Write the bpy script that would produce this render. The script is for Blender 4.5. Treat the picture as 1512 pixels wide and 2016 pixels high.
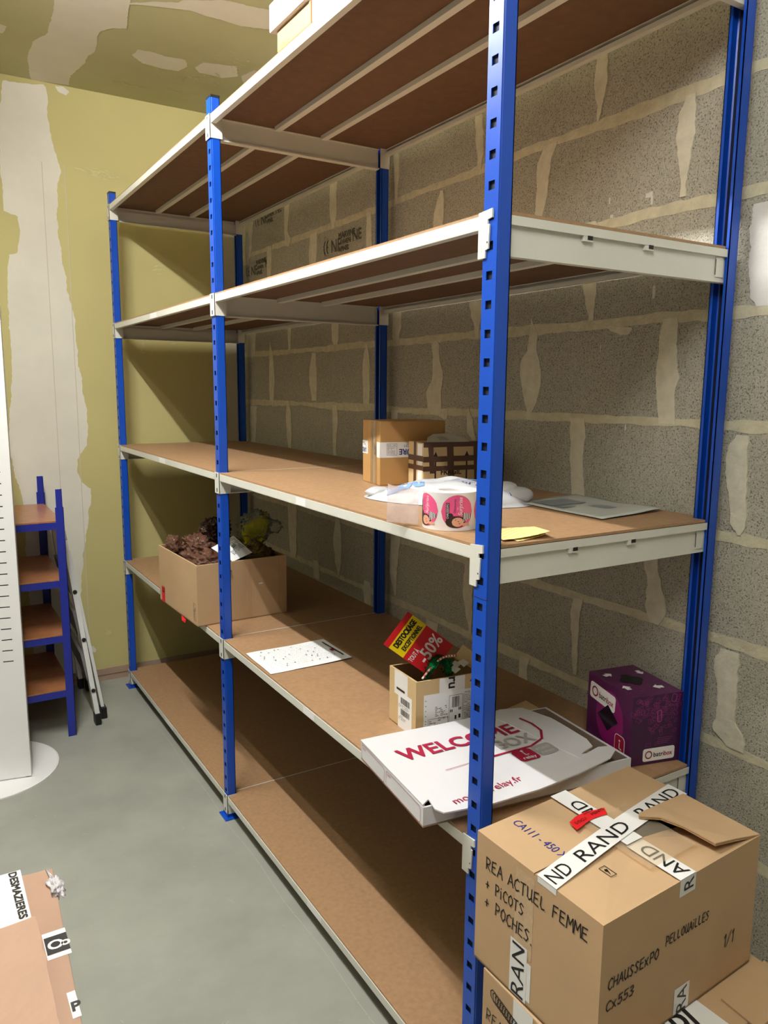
import bpy, bmesh, math, random
from mathutils import Vector, Matrix, noise
for o in list(bpy.data.objects): bpy.data.objects.remove(o, do_unlink=True)
SC=bpy.context.scene; COL=SC.collection
# ---------------------------------------------------------------- camera
L1,L2,D=1.437,1.448,.663
FPX=1520.02
cam=bpy.data.objects.new('camera',bpy.data.cameras.new('camera')); COL.objects.link(cam)
cam.data.sensor_fit='HORIZONTAL'; cam.data.sensor_width=36; cam.data.lens=FPX*36/1512
cam.data.clip_start=.02; cam.data.clip_end=50
yw,pt,rl=math.radians(31.4389),math.radians(-9.0712),math.radians(.4636)
fw=Vector((math.sin(yw)*math.cos(pt),math.cos(yw)*math.cos(pt),math.sin(pt)))
rt=Vector((math.cos(yw),-math.sin(yw),0)); up=rt.cross(fw)
r2=rt*math.cos(rl)+up*math.sin(rl); u2=-rt*math.sin(rl)+up*math.cos(rl)
M=Matrix((r2,u2,-fw)).transposed().to_4x4(); M.translation=Vector((-.8845,-1.1007,1.5536))
cam.matrix_world=M; SC.camera=cam
SC.view_settings.view_transform='Standard'; SC.view_settings.look='None'
SC.view_settings.gamma=1; SC.view_settings.use_curve_mapping=False
SC.view_settings.exposure=0.0
# ---------------------------------------------------------------- light
w=bpy.data.worlds.new('world'); SC.world=w; w.use_nodes=True
w.node_tree.nodes['Background'].inputs[0].default_value=(.9,.95,1,1); w.node_tree.nodes['Background'].inputs[1].default_value=.02
TUBES=((.25,1.75,-.76,500),(-1.6,-.5,-.92,280))      # y from, y to, x, radiance of the glass tubes
# ---------------------------------------------------------------- materials
def lin(h):
    h=h.lstrip('#'); c=[int(h[i:i+2],16)/255 for i in (0,2,4)]
    return tuple(v/12.92 if v<=.04045 else ((v+.055)/1.055)**2.4 for v in c)
MATS={}
def mat(name,col,rough=.6,var=.0,scale=8,bump=0,bscale=60,metal=0,stretch=None,col2=None,spec=.5,coat=0,detail=4):
    if name in MATS: return MATS[name]
    m=bpy.data.materials.new(name); m.use_nodes=True; nt=m.node_tree; N=nt.nodes; K=nt.links
    b=N['Principled BSDF']; c=lin(col)
    b.inputs['Base Color'].default_value=(*c,1); b.inputs['Roughness'].default_value=rough
    b.inputs['Metallic'].default_value=metal; b.inputs['Specular IOR Level'].default_value=spec; b.inputs['Coat Weight'].default_value=coat
    if var or bump:
        g=N.new('ShaderNodeNewGeometry'); mp=N.new('ShaderNodeMapping'); K.new(g.outputs['Position'],mp.inputs[0])
        if stretch: mp.inputs['Scale'].default_value=stretch
    if var:
        n=N.new('ShaderNodeTexNoise'); n.inputs['Scale'].default_value=scale; n.inputs['Detail'].default_value=detail; n.inputs['Roughness'].default_value=.6
        K.new(mp.outputs[0],n.inputs['Vector'])
        r=N.new('ShaderNodeMapRange'); r.inputs[1].default_value=.3; r.inputs[2].default_value=.7; K.new(n.outputs[0],r.inputs[0])
        mx=N.new('ShaderNodeMix'); mx.data_type='RGBA'; K.new(r.outputs[0],mx.inputs[0])
        c2=lin(col2) if col2 else tuple(v*(1-var) for v in c)
        mx.inputs[6].default_value=(*c2,1); mx.inputs[7].default_value=(*(tuple(min(1,v*(1+var)) for v in c) if not col2 else c),1)
        K.new(mx.outputs[2],b.inputs['Base Color'])
    if bump:
        n2=N.new('ShaderNodeTexNoise'); n2.inputs['Scale'].default_value=bscale; n2.inputs['Detail'].default_value=5
        K.new(mp.outputs[0],n2.inputs['Vector'])
        bp=N.new('ShaderNodeBump'); bp.inputs['Strength'].default_value=bump; bp.inputs['Distance'].default_value=.004
        K.new(n2.outputs[0],bp.inputs['Height']); K.new(bp.outputs[0],b.inputs['Normal'])
    MATS[name]=m; return m
def mat_block():
    m=bpy.data.materials.new('concrete block'); m.use_nodes=True; nt=m.node_tree; N=nt.nodes; K=nt.links; b=N['Principled BSDF']
    b.inputs['Roughness'].default_value=.95; b.inputs['Specular IOR Level'].default_value=.1
    g=N.new('ShaderNodeNewGeometry')
    def nz(s,d=5,r=.6):
        n=N.new('ShaderNodeTexNoise'); n.inputs['Scale'].default_value=s; n.inputs['Detail'].default_value=d; n.inputs['Roughness'].default_value=r
        K.new(g.outputs['Position'],n.inputs['Vector']); return n
    def mr(src,a,c,o0=0,o1=1):
        r=N.new('ShaderNodeMapRange'); r.inputs[1].default_value=a; r.inputs[2].default_value=c; r.inputs[3].default_value=o0; r.inputs[4].default_value=o1
        K.new(src,r.inputs[0]); return r.outputs[0]
    def mixc(f,a,c):
        x=N.new('ShaderNodeMix'); x.data_type='RGBA'; K.new(f,x.inputs[0])
        for i,v in ((6,a),(7,c)):
            if isinstance(v,tuple): x.inputs[i].default_value=(*v,1)
            else: K.new(v,x.inputs[i])
        return x.outputs[2]
    big=nz(2.3,3); fine=nz(230,3,.7); mid=nz(60,4)
    base=mixc(mr(big.outputs[0],.3,.7),lin('#adaa9b'),lin('#bcb8a8'))
    c=mixc(mr(mid.outputs[0],.35,.65,0,.35),base,lin('#d0ccbb'))
    c=mixc(mr(fine.outputs[0],.37,.45,.75,0),c,lin('#4c493d'))
    c=mixc(mr(fine.outputs[0],.58,.66,0,.6),c,lin('#dad5c4'))
    K.new(c,b.inputs['Base Color'])
    bp=N.new('ShaderNodeBump'); bp.inputs['Strength'].default_value=.8; bp.inputs['Distance'].default_value=.005
    K.new(fine.outputs[0],bp.inputs['Height']); K.new(bp.outputs[0],b.inputs['Normal'])
    return m
def mat_clear(name,col,alpha,rough=.12,bump=.6,bscale=40):
    m=mat(name,col,rough,var=.15,scale=20,bump=bump,bscale=bscale)
    nt=m.node_tree; N=nt.nodes; K=nt.links; out=N['Material Output']; b=N['Principled BSDF']
    t=N.new('ShaderNodeBsdfTransparent'); mx=N.new('ShaderNodeMixShader'); t.inputs[0].default_value=(*[min(1,v*.3+.7) for v in lin(col)],1)
    fr=N.new('ShaderNodeFresnel'); fr.inputs[0].default_value=1.4
    ad=N.new('ShaderNodeMath'); ad.operation='ADD'; ad.use_clamp=True; K.new(fr.outputs[0],ad.inputs[0]); ad.inputs[1].default_value=alpha
    K.new(ad.outputs[0],mx.inputs[0]); K.new(t.outputs[0],mx.inputs[1]); K.new(b.outputs[0],mx.inputs[2]); K.new(mx.outputs[0],out.inputs[0])
    return m
BLUE=mat('blue paint','#0a4aba',.32,var=.05,scale=5,spec=.5)
NAVY=mat('dark blue paint','#1c2a92',.4,var=.05,scale=6)
WHT=mat('light grey enamel','#dcdcd3',.4,var=.03,scale=9)
MDF=mat('hardboard','#a58260',.5,var=.12,scale=70,stretch=(1,1,1),detail=6,bump=.05,bscale=200)
MDF2=mat('shaded hardboard underside','#6b4e39',.8,var=.12,scale=30,detail=6)
MDF3=mat('shelf board red brown','#a8704a',.3,var=.18,scale=30,detail=6)
KR=mat('kraft cardboard','#bf9f7a',.75,var=.05,scale=6,bump=.08,bscale=25)
KR2=mat('pale kraft cardboard','#cbb082',.75,var=.05,scale=6,bump=.08,bscale=25)
KR3=mat('pinkish kraft cardboard','#ad8c77',.75,var=.05,scale=6,bump=.15,bscale=18)
KRA=mat('golden kraft cardboard','#b98f58',.6,var=.05,scale=6,bump=.08,bscale=25)
KIN=mat('kraft inside','#b8946a',.8,var=.06,scale=8)
TAPE=mat('white tape','#e9e8e6',.3,var=.02,scale=12,bump=.1,bscale=60)
PAPER=mat('white paper','#eceeee',.6,var=.01,scale=12)
INK=mat('black ink','#151416',.5)
BLUEINK=mat('blue ink','#2a2f86',.5)
CLEART=mat_clear('clear tape','#e6d6ba',.16,.15,.3,60)
GREEN=mat('green plasterboard','#c3b97e',.7,var=.05,scale=1.6,detail=3)
CEILM=mat('green ceiling board','#bab88f',.75,var=.08,scale=2.0,detail=4)
PLAS=mat('joint compound','#dedacd',.8,var=.05,scale=5,bump=.15,bscale=14,detail=6)
MORT=mat('mortar','#cdc7ab',.95,var=.12,scale=35,bump=.6,bscale=120,detail=6)
MORTL=mat('smeared mortar','#d6d1bb',.95,var=.10,scale=35,bump=.5,bscale=90,detail=6)
FLOOR=mat('concrete floor','#9a9c93',.5,var=.15,scale=2.6,bump=.03,bscale=20,detail=7)
WALLW=mat('pale wall','#7f7a6e',.8,var=.03,scale=2)
BLACK=mat('black plastic','#121214',.45)
STAND=mat('white lacquer','#eeeeee',.35,var=.01,scale=5)
# measured outlines of mortar and filler, in metres on their walls
SMEARS=[[[.453,1.864,.053],[.45,1.839,.05],[.445,1.792,.035],[.438,1.74,.017]],[[.675,1.761,.004],[.665,1.709,.035],[.667,1.672,.042],[.677,1.639,.081],[.672,1.602,.092],[.668,1.563,.083],[.669,1.525,.057],[.669,1.486,.021],[.669,1.474,.005]],[[.18,1.728,.043],[.183,1.665,.052],[.182,1.611,.06],[.176,1.587,.067],[.18,1.548,.051],[.172,1.474,.048]],[[.472,1.477,.055],[.469,1.429,.059],[.466,1.407,.049],[.468,1.367,.049],[.457,1.258,.05],[.456,1.231,.049]],[[.383,1.722,.017],[.333,1.712,.081],[.32,1.696,.032]],[[1.423,1.853,.06],[1.421,1.784,.061],[1.427,1.746,.048],[1.414,1.724,.014]],[[.946,1.836,.063],[.939,1.792,.054],[.932,1.753,.027],[.931,1.72,.018]],[[1.167,1.719,.027],[1.167,1.706,.046],[1.161,1.668,.042],[1.148,1.597,.062],[1.173,1.538,.09],[1.166,1.489,.084],[1.159,1.465,.063]],[[1.109,1.485,.041],[1.112,1.461,.051],[1.097,1.45,.02]],[[1.646,1.727,.016],[1.649,1.683,.041],[1.65,1.643,.055],[1.647,1.492,.049]],[[1.918,1.836,.066],[1.919,1.764,.06],[1.915,1.739,.031]],[[2.391,1.856,.049],[2.392,1.735,.024]],[[2.626,1.785,.006],[2.614,1.712,.049],[2.611,1.601,.07],[2.615,1.506,.055],[2.599,1.458,.017]],[[2.127,1.713,.039],[2.138,1.606,.08],[2.125,1.497,.05]],[[2.878,1.856,.122],[2.885,1.721,.111]],[[2.873,1.456,.098],[2.884,1.233,.074]],[[2.415,1.492,.025],[2.41,1.425,.061],[2.404,1.317,.053],[2.401,1.261,.033]],[[1.923,1.482,.04],[1.917,1.404,.048],[1.925,1.336,.032],[1.925,1.26,.029]],[[1.431,1.473,.043],[1.43,1.417,.037]],[[.968,1.494,.005],[.959,1.449,.032],[.953,1.415,.037],[.935,1.387,.018]],[[1.931,2.425,.061],[1.935,2.316,.062],[1.933,2.281,.059],[1.932,2.226,.018]],[[2.403,2.411,.062],[2.415,2.29,.039],[2.394,2.239,.068],[2.394,2.216,.023]],[[2.897,2.418,.143],[2.929,2.284,.146],[2.933,2.197,.061]],[[2.12,2.231,.068],[2.13,2.155,.078],[2.136,2.083,.056]],[[2.619,2.248,.06],[2.625,2.085,.043]],[[1.633,2.234,.034],[1.632,2.163,.04],[1.629,2.086,.042]],[[1.433,2.396,.029],[1.433,2.336,.031],[1.437,2.247,.009]],[[1.143,2.216,.014],[1.154,2.181,.04],[1.166,2.145,.046],[1.164,2.088,.051]],[[.941,2.264,.019],[.94,2.238,.017]],[[.443,2.427,.035],[.444,2.336,.045],[.443,2.28,.02],[.446,2.246,.007]],[[.161,2.228,.025],[.17,2.186,.047],[.169,2.147,.05],[.168,2.101,.032],[.166,2.005,.016]],[[.623,2.234,.052],[.646,2.188,.058],[.65,2.12,.048],[.663,2.024,.027]],[[.952,2.401,.036],[.946,2.332,.039],[.938,2.284,.028],[.942,2.248,.011]],[[1.436,2.403,.032],[1.433,2.247,.014]],[[1.144,2.216,.021],[1.155,2.155,.051],[1.163,2.091,.058]],[[.467,1.998,.056],[.428,1.969,.019]],[[.19,1.142,.043],[.188,1.105,.043],[.175,1.074,.042],[.167,1.028,.057],[.167,1.003,.062],[.167,.977,.045],[.167,.964,.03]],[[.435,.966,.038],[.442,.924,.037],[.441,.886,.029],[.437,.809,.024],[.433,.74,.014]],[[.647,.727,.044],[.653,.696,.037],[.648,.645,.038]],[[2.378,.988,.102],[2.375,.851,.092],[2.369,.773,.082],[2.37,.72,.062]],[[1.894,.982,.048],[1.898,.865,.074],[1.893,.796,.058],[1.886,.726,.017]],[[2.114,.748,.055],[2.109,.662,.055]],[[1.63,.754,.043],[1.629,.714,.065],[1.629,.655,.05]],[[1.409,.986,.069],[1.421,.901,.061],[1.425,.831,.051],[1.41,.746,.013]],[[.941,.975,.042],[.947,.871,.053],[.934,.796,.038],[.926,.724,.014]],[[1.152,.707,.076],[1.155,.653,.055]],[[-.036,1.457,.027],[-.028,1.429,.05],[-.03,1.373,.053],[-.038,1.309,.047],[-.045,1.258,.038],[-.049,1.231,.008]],[[-.049,.958,.051],[-.043,.92,.062],[-.052,.852,.05],[-.052,.798,.045],[-.06,.756,.079],[-.083,.726,.044]]]
PLASTER_W=[[[-.03,1.954,.02],[-.038,1.929,.041],[-.044,1.885,.054],[-.047,1.833,.058],[-.049,1.789,.05],[-.049,1.76,.045],[-.054,1.737,.025]]]
BACK_PATCH=[[[-.408,2.927],[-.236,2.944],[-.226,2.933],[-.219,2.737],[-.183,2.572],[-.209,2.345],[-.193,2.139],[-.18,2.03],[-.153,1.877],[-.15,1.704],[-.129,1.504],[-.115,1.352],[-.129,1.259],[-.175,1.186],[-.18,1.122],[-.163,1.074],[-.135,1.052],[-.116,1.035],[-.118,.987],[-.136,.928],[-.14,.857],[-.157,.768],[-.177,.7],[-.173,.646],[-.185,.593],[-.202,.422],[-.231,.245],[-.241,.052],[-.435,.09],[-.438,.44],[-.438,.958],[-.441,1.022],[-.475,1.161],[-.488,1.285],[-.468,1.455],[-.447,1.648],[-.449,1.838],[-.45,1.932],[-.431,2.164],[-.391,2.173],[-.381,2.238],[-.379,2.341],[-.434,2.357],[-.443,2.546],[-.44,2.722]],[[-.185,2.949],[-.147,2.95],[-.123,2.934],[-.138,2.916],[-.178,2.924]],[[-.141,2.595],[-.096,2.615],[-.09,2.598],[.009,2.605],[.085,2.576],[.079,2.546],[-.042,2.53],[-.135,2.533]],[[-.162,.2],[-.147,.198],[-.133,.175],[-.138,.162],[-.156,.166]]]
CEIL_PATCH=[[[-.314,2.181],[-.302,2.361],[-.298,2.488],[-.336,2.593],[-.338,2.769],[-.288,3.053],[-.126,3.014],[-.137,2.9],[-.123,2.777],[-.112,2.655],[-.101,2.558],[-.122,2.36],[-.086,2.3],[-.033,2.277],[-.064,2.114],[-.078,2.032],[-.122,1.932],[-.313,2.053]],[[-.077,2.049],[-.007,2.0],[.078,1.955],[.085,1.928],[.212,1.848],[.403,1.827],[.475,1.969],[.39,1.997],[.29,2.01],[.128,1.992],[.071,2.01],[-.071,2.068]],[[.042,2.515],[.052,2.443],[.11,2.441],[.251,2.442],[.278,2.501],[.264,2.576],[.189,2.584],[.102,2.575]],[[.314,2.491],[.325,2.42],[.464,2.382],[.508,2.487],[.45,2.545],[.347,2.543]],[[-.476,2.497],[-.44,2.51],[-.45,2.584],[-.468,2.585]],[[.522,2.478],[.545,2.383],[.583,2.385],[.593,2.502],[.565,2.557]]]
# ---------------------------------------------------------------- helpers
def V(*a): return Vector(a)
SPLIT={'printed_tape','clear_tape','print','logo_label','writing','address_panel','label','shipping_label','brown_tape','grey_print','battery_pattern','red_tape','white_arrow_print'}
class MB:
    def __init__(s): s.v=[]; s.f=[]; s.m=[]; s.mats=[]
    def mi(s,m):
        if m not in s.mats: s.mats.append(m)
        return s.mats.index(m)
    def face(s,pts,m):
        i=len(s.v); s.v+=[Vector(q) for q in pts]; s.f.append(tuple(range(i,i+len(pts)))); s.m.append(s.mi(m))
    def mesh(s,vs,fs,m):
        i=len(s.v); s.v+=[Vector(q) for q in vs]; k=s.mi(m)
        for f in fs: s.f.append(tuple(i+j for j in f)); s.m.append(k)
    def box(s,a,b,m,bev=0):
        x0,y0,z0=a; x1,y1,z1=b
        if x0>x1:x0,x1=x1,x0
        if y0>y1:y0,y1=y1,y0
        if z0>z1:z0,z1=z1,z0
        s.prism([(x0,y0),(x1,y0),(x1,y1),(x0,y1)],z0,z1,m,bev)
    def prism(s,poly,z0,z1,m,bev=0):
        # vertical prism from a footprint; optional bevel
        bm=bmesh.new(); n=len(poly)
        b=[bm.verts.new((x,y,z0)) for x,y in poly]; t=[bm.verts.new((x,y,z1)) for x,y in poly]
        bm.faces.new(b[::-1]); bm.faces.new(t)
        for i in range(n): bm.faces.new((b[i],b[(i+1)%n],t[(i+1)%n],t[i]))
        bmesh.ops.recalc_face_normals(bm,faces=bm.faces)
        if bev: bmesh.ops.bevel(bm,geom=list(bm.edges),offset=bev,segments=2,affect='EDGES',profile=.6)
        s.bm(bm,m)
    def bm(s,bm,m):
        bm.verts.index_update(); s.mesh([v.co.copy() for v in bm.verts],[[v.index for v in f.verts] for f in bm.faces],m); bm.free()
    def slab(s,poly3,th,m,n=None):
        # a sheet of thickness th from a 3-D polygon; extruded against its normal
        P=[Vector(q) for q in poly3]
        if n is None:
            n=Vector((0,0,0))
            for i in range(len(P)):
                a,b=P[i],P[(i+1)%len(P)]; n+=a.cross(b)
            n.normalize()
        Q=[q-n*th for q in P]; k=len(P)
        s.mesh(P+Q,[tuple(range(k)),tuple(range(2*k-1,k-1,-1))]+[(i,k+i,k+(i+1)%k,(i+1)%k) for i in range(k)],m)
    def bar(s,a,b,w,h,m,upv=(0,0,1)):
        a=Vector(a); b=Vector(b); d=(b-a).normalized(); u=d.cross(Vector(upv)).normalized()*w/2; q=u.normalized().cross(d)*h/2
        c=[a-u-q,a+u-q,a+u+q,a-u+q]; e=[b-u-q,b+u-q,b+u+q,b-u+q]
        s.mesh(c+e,[(0,1,2,3),(7,6,5,4)]+[(i,i+4,(i+1)%4+4,(i+1)%4) for i in range(4)],m)
    def tube(s,pts,r,m,n=10,closed=False):
        pts=[Vector(q) for q in pts]; rings=[]; k=len(pts); prev=None
        for i,q in enumerate(pts):
            d=(pts[min(i+1,k-1)]-pts[max(i-1,0)]).normalized()
            a=prev if prev else (Vector((0,0,1)) if abs(d.z)<.9 else Vector((1,0,0)))
            u=(a-d*a.dot(d)).normalized(); prev=u; v_=d.cross(u)
            rr=r[i] if isinstance(r,(list,tuple)) else r
            rings.append([q+(u*math.cos(t)+v_*math.sin(t))*rr for t in [2*math.pi*j/n for j in range(n)]])
        vs=[c for rg in rings for c in rg]; fs=[]
        for i in range(k-1):
            for j in range(n): fs.append((i*n+j,i*n+(j+1)%n,(i+1)*n+(j+1)%n,(i+1)*n+j))
        fs+= [tuple(range(n-1,-1,-1)),tuple((k-1)*n+j for j in range(n))]
        s.mesh(vs,fs,m)
    def cyl(s,c,r,z0,z1,m,n=32,r1=None):
        r1=r if r1 is None else r1
        b=[(c[0]+r*math.cos(2*math.pi*i/n),c[1]+r*math.sin(2*math.pi*i/n),z0) for i in range(n)]
        t=[(c[0]+r1*math.cos(2*math.pi*i/n),c[1]+r1*math.sin(2*math.pi*i/n),z1) for i in range(n)]
        s.mesh(b+t,[tuple(range(n-1,-1,-1)),tuple(range(n,2*n))]+[(i,(i+1)%n,n+(i+1)%n,n+i) for i in range(n)],m)
    def pieces(s):
        # loose islands, gathered where they lie close together
        par=list(range(len(s.f))); own={}
        def root(i):
            while par[i]!=i: par[i]=par[par[i]]; i=par[i]
            return i
        for i,f in enumerate(s.f):
            for j in f:
                if j in own: par[root(i)]=root(own[j])
                else: own[j]=i
        g={}
        for i in range(len(s.f)): g.setdefault(root(i),[]).append(i)
        B=[]
        for fs in g.values():
            q=[s.v[j] for i in fs for j in s.f[i]]
            B.append([fs,Vector([min(p[k] for p in q) for k in range(3)]),Vector([max(p[k] for p in q) for k in range(3)])])
        par=list(range(len(B))); 
        for i in range(len(B)):
            for j in range(i):
                a,b=B[i],B[j]; gap=math.sqrt(sum(max(0,a[1][k]-b[2][k],b[1][k]-a[2][k])**2 for k in range(3)))
                if gap<=max(.02,.5*max(max(a[2]-a[1]),max(b[2]-b[1]))): par[root(i)]=root(j)
        out={}
        for i in range(len(B)): out.setdefault(root(i),[]).extend(B[i][0])
        return list(out.values())
    def build(s,name,parent=None,smooth=False):
        if parent is not None and name in SPLIT:
            ps=s.pieces()
            if len(ps)>1:
                for fs in ps:
                    q=MB(); q.mats=list(s.mats)
                    for i in sorted(fs):
                        k=len(q.v); q.v+=[s.v[j] for j in s.f[i]]; q.f.append(tuple(range(k,k+len(s.f[i])))); q.m.append(s.m[i])
                    o=q.build(name,parent,smooth)
                return o
        lo=[min(q[i] for q in s.v) for i in range(3)]; hi=[max(q[i] for q in s.v) for i in range(3)]
        c=Vector(((lo[0]+hi[0])/2,(lo[1]+hi[1])/2,lo[2]))
        me=bpy.data.meshes.new(name); me.from_pydata([tuple(q-c) for q in s.v],[],s.f)
        for m in s.mats: me.materials.append(m)
        for p_,k in zip(me.polygons,s.m): p_.material_index=k; p_.use_smooth=smooth
        me.validate(); me.update()
        o=bpy.data.objects.new(name,me); COL.objects.link(o); o.location=c
        if parent is not None:
            o.parent=parent; o.matrix_parent_inverse=Matrix.Translation(-parent.location)   # every part keeps its place in the room
        return o
def tag(o,label=None,cat=None,group=None,kind=None):
    if label:o['label']=label
    if cat:o['category']=cat
    if group:o['group']=group
    if kind:o['kind']=kind
    return o
def thing(name,loc,label,cat,group=None):
    o=bpy.data.objects.new(name,None); COL.objects.link(o); o.location=loc; o.empty_display_size=.05
    return tag(o,label,cat,group)
def frame(o,u,v):
    o,u,v=Vector(o),Vector(u).normalized(),Vector(v).normalized(); n=u.cross(v).normalized(); v=n.cross(u)
    return lambda a,b,h=0: o+u*a+v*b+n*h
def rot2(F,a0,b0,deg,mir=False):
    c,s_=math.cos(math.radians(deg)),math.sin(math.radians(deg))
    return lambda a,b,h=0: F(a0+c*a-s_*b,b0+s_*a+c*b,h)
_tc={}
def text_data(t):
    if t in _tc: return _tc[t]
    c=bpy.data.curves.new('t','FONT'); c.body=t; c.size=1; c.resolution_u=3
    o=bpy.data.objects.new('t',c); COL.objects.link(o); dg=bpy.context.evaluated_depsgraph_get()
    me=bpy.data.meshes.new_from_object(o.evaluated_get(dg))
    vs=[(q.co.x,q.co.y) for q in me.vertices]; fs=[tuple(p_.vertices) for p_ in me.polygons]
    bpy.data.objects.remove(o,do_unlink=True); bpy.data.curves.remove(c)
    x0=min(q[0] for q in vs); x1=max(q[0] for q in vs)
    _tc[t]=([(x-x0,y) for x,y in vs],fs,x1-x0); return _tc[t]
def text(mb,F,t,a,b,h,m,width=None,bold=0,off=.0006,shear=0):
    # cap height h (font caps are ~.69 of the size)
    vs,fs,w_=text_data(t); s_=h/.69; sx=s_ if width is None else width/w_
    offs=[(0,0)] if not bold else [(0,0),(bold,0),(0,bold),(bold,bold),(bold/2,0)]
    for i,(da,db) in enumerate(offs):
        mb.mesh([F(a+x*sx+da+shear*y*s_,b+y*s_+db,off+i*.00002) for x,y in vs],fs,m)
def rect(mb,F,a0,b0,a1,b1,m,off=.0004,r=0,n=1):
    if r:
        pts=[]
        for cx,cy,t0 in ((a1-r,b1-r,0),(a0+r,b1-r,90),(a0+r,b0+r,180),(a1-r,b0+r,270)):
            for k in range(5): t=math.radians(t0+k*22.5); pts.append((cx+r*math.cos(t),cy+r*math.sin(t)))
        mb.face([F(x,y,off) for x,y in pts],m); return
    for i in range(n):
        x0=a0+(a1-a0)*i/n; x1=a0+(a1-a0)*(i+1)/n
        mb.face([F(x0,b0,off),F(x1,b0,off),F(x1,b1,off),F(x0,b1,off)],m)
def outline(mb,F,pts,wd,m,off=.0009,closed=True):
    k=len(pts)
    for i in range(k if closed else k-1):
        a=Vector(pts[i]+(0,)); b=Vector(pts[(i+1)%k]+(0,)); d=b-a
        if d.length<1e-6: continue
        d.normalize(); n_=Vector((-d.y,d.x,0))*wd/2; a=a-d*wd*.3; b=b+d*wd*.3
        mb.face([F(q.x,q.y,off) for q in (a-n_,b-n_,b+n_,a+n_)],m)
def rrect_pts(a0,b0,a1,b1,r):
    pts=[]
    for cx,cy,t0 in ((a1-r,b1-r,0),(a0+r,b1-r,90),(a0+r,b0+r,180),(a1-r,b0+r,270)):
        for k in range(5): t=math.radians(t0+k*22.5); pts.append((cx+r*math.cos(t),cy+r*math.sin(t)))
    return pts
def disc(mb,F,a,b,ra,rb,m,off=.0005,n=28,t0=0,t1=360):
    pts=[F(a+ra*math.cos(math.radians(t0+(t1-t0)*k/n)),b+rb*math.sin(math.radians(t0+(t1-t0)*k/n)),off) for k in range(n+(0 if t1-t0==360 else 1))]
    mb.face(pts,m)
G={'A':[[(0,0),(.35,1),(.7,0)],[(.15,.38),(.58,.38)]],'C':[[(.65,.85),(.4,1),(.1,.75),(.05,.3),(.3,0),(.65,.12)]],'E':[[(.6,1),(.08,.95),(.05,.05),(.62,0)],[(.05,.52),(.5,.55)]],
'F':[[(.62,1),(.1,.95),(.05,0)],[(.08,.5),(.5,.55)]],'H':[[(.05,1),(.05,0)],[(.6,1),(.6,0)],[(.05,.5),(.6,.52)]],'I':[[(.1,.7),(.1,0)],[(.08,.95),(.12,1)]],'L':[[(.1,1),(.05,.25),(.2,0),(.55,.06)]],
'M':[[(0,0),(.08,1),(.35,.4),(.65,1),(.75,0)]],'N':[[(.03,0),(.06,1),(.55,.05),(.6,1)]],'O':[[(.35,1),(.05,.7),(.05,.25),(.35,0),(.62,.3),(.6,.75),(.35,1)]],'P':[[(.1,0),(.08,1),(.5,.95),(.6,.7),(.45,.48),(.1,.45)]],
'Q':[[(.35,1),(.05,.7),(.05,.25),(.35,0),(.62,.3),(.6,.75),(.35,1)],[(.4,.2),(.7,-.1)]],'R':[[(.1,0),(.08,1),(.5,.95),(.6,.7),(.45,.48),(.1,.45),(.62,0)]],'S':[[(.6,.88),(.3,1),(.08,.78),(.3,.55),(.55,.3),(.35,0),(.02,.1)]],
'T':[[(0,.95),(.65,1)],[(.32,.97),(.3,0)]],'U':[[(.05,1),(.08,.2),(.3,0),(.55,.2),(.58,1)],[(.58,.3),(.68,0)]],'X':[[(.02,.7),(.55,0)],[(.5,.75),(.05,0)]],'K':[[(.08,1),(.05,0)],[(.58,.95),(.1,.45),(.6,0)]],
'5':[[(.6,1),(.12,.97),(.1,.55),(.45,.6),(.6,.3),(.35,0),(.02,.1)]],'3':[[(.05,.95),(.45,1),(.55,.75),(.2,.52),(.6,.35),(.4,0),(.02,.08)]],'1':[[(.02,.75),(.25,1),(.22,0)]],'4':[[(.4,1),(.02,.35),(.62,.35)],[(.48,.6),(.45,0)]],
'0':[[(.3,1),(.04,.6),(.08,.15),(.3,0),(.55,.3),(.52,.75),(.3,1)]],'+':[[(.0,.4),(.5,.42)],[(.25,.7),(.23,.1)]],'-':[[(.05,.4),(.45,.4)]],'.':[[(.1,.05),(.18,0)]],'/':[[(.0,-.1),(.6,1.1)]]}
def hand(mb,F,t,a,b,h,m,wd=.0018,sp=.9,seed=1,slope=0,shear=.1):
    rnd=random.Random(seed); x=a
    for ch in t:
        if ch==' ': x+=h*.55; continue
        for st in G.get(ch,[]):
            pts=[(x+(px+shear*py)*h*sp,b+py*h*(1+0*x)+slope*(x-a)+rnd.uniform(-.03,.03)*h) for px,py in st]
            outline(mb,F,pts,wd,m,closed=False)
        x+=h*(.82 if ch not in 'I1.' else .45)*sp+.0
    return x
def jag(pts,step,amp,seed=0):
    out=[]; k=len(pts)
    for i in range(k):
        a=Vector(pts[i]); b=Vector(pts[(i+1)%k]); d=b-a; n_=max(1,int(d.length/step)); t=Vector((-d.y,d.x)).normalized() if d.length else Vector((0,0))
        for j in range(n_):
            q=a+d*(j/n_)
            o_=noise.noise(Vector((q.x*13+seed*7.1,q.y*13,seed)))*1.2+noise.noise(Vector((q.x*60+seed,q.y*60,seed*3)))*.8
            out.append(q+t*amp*o_)
    return out
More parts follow.
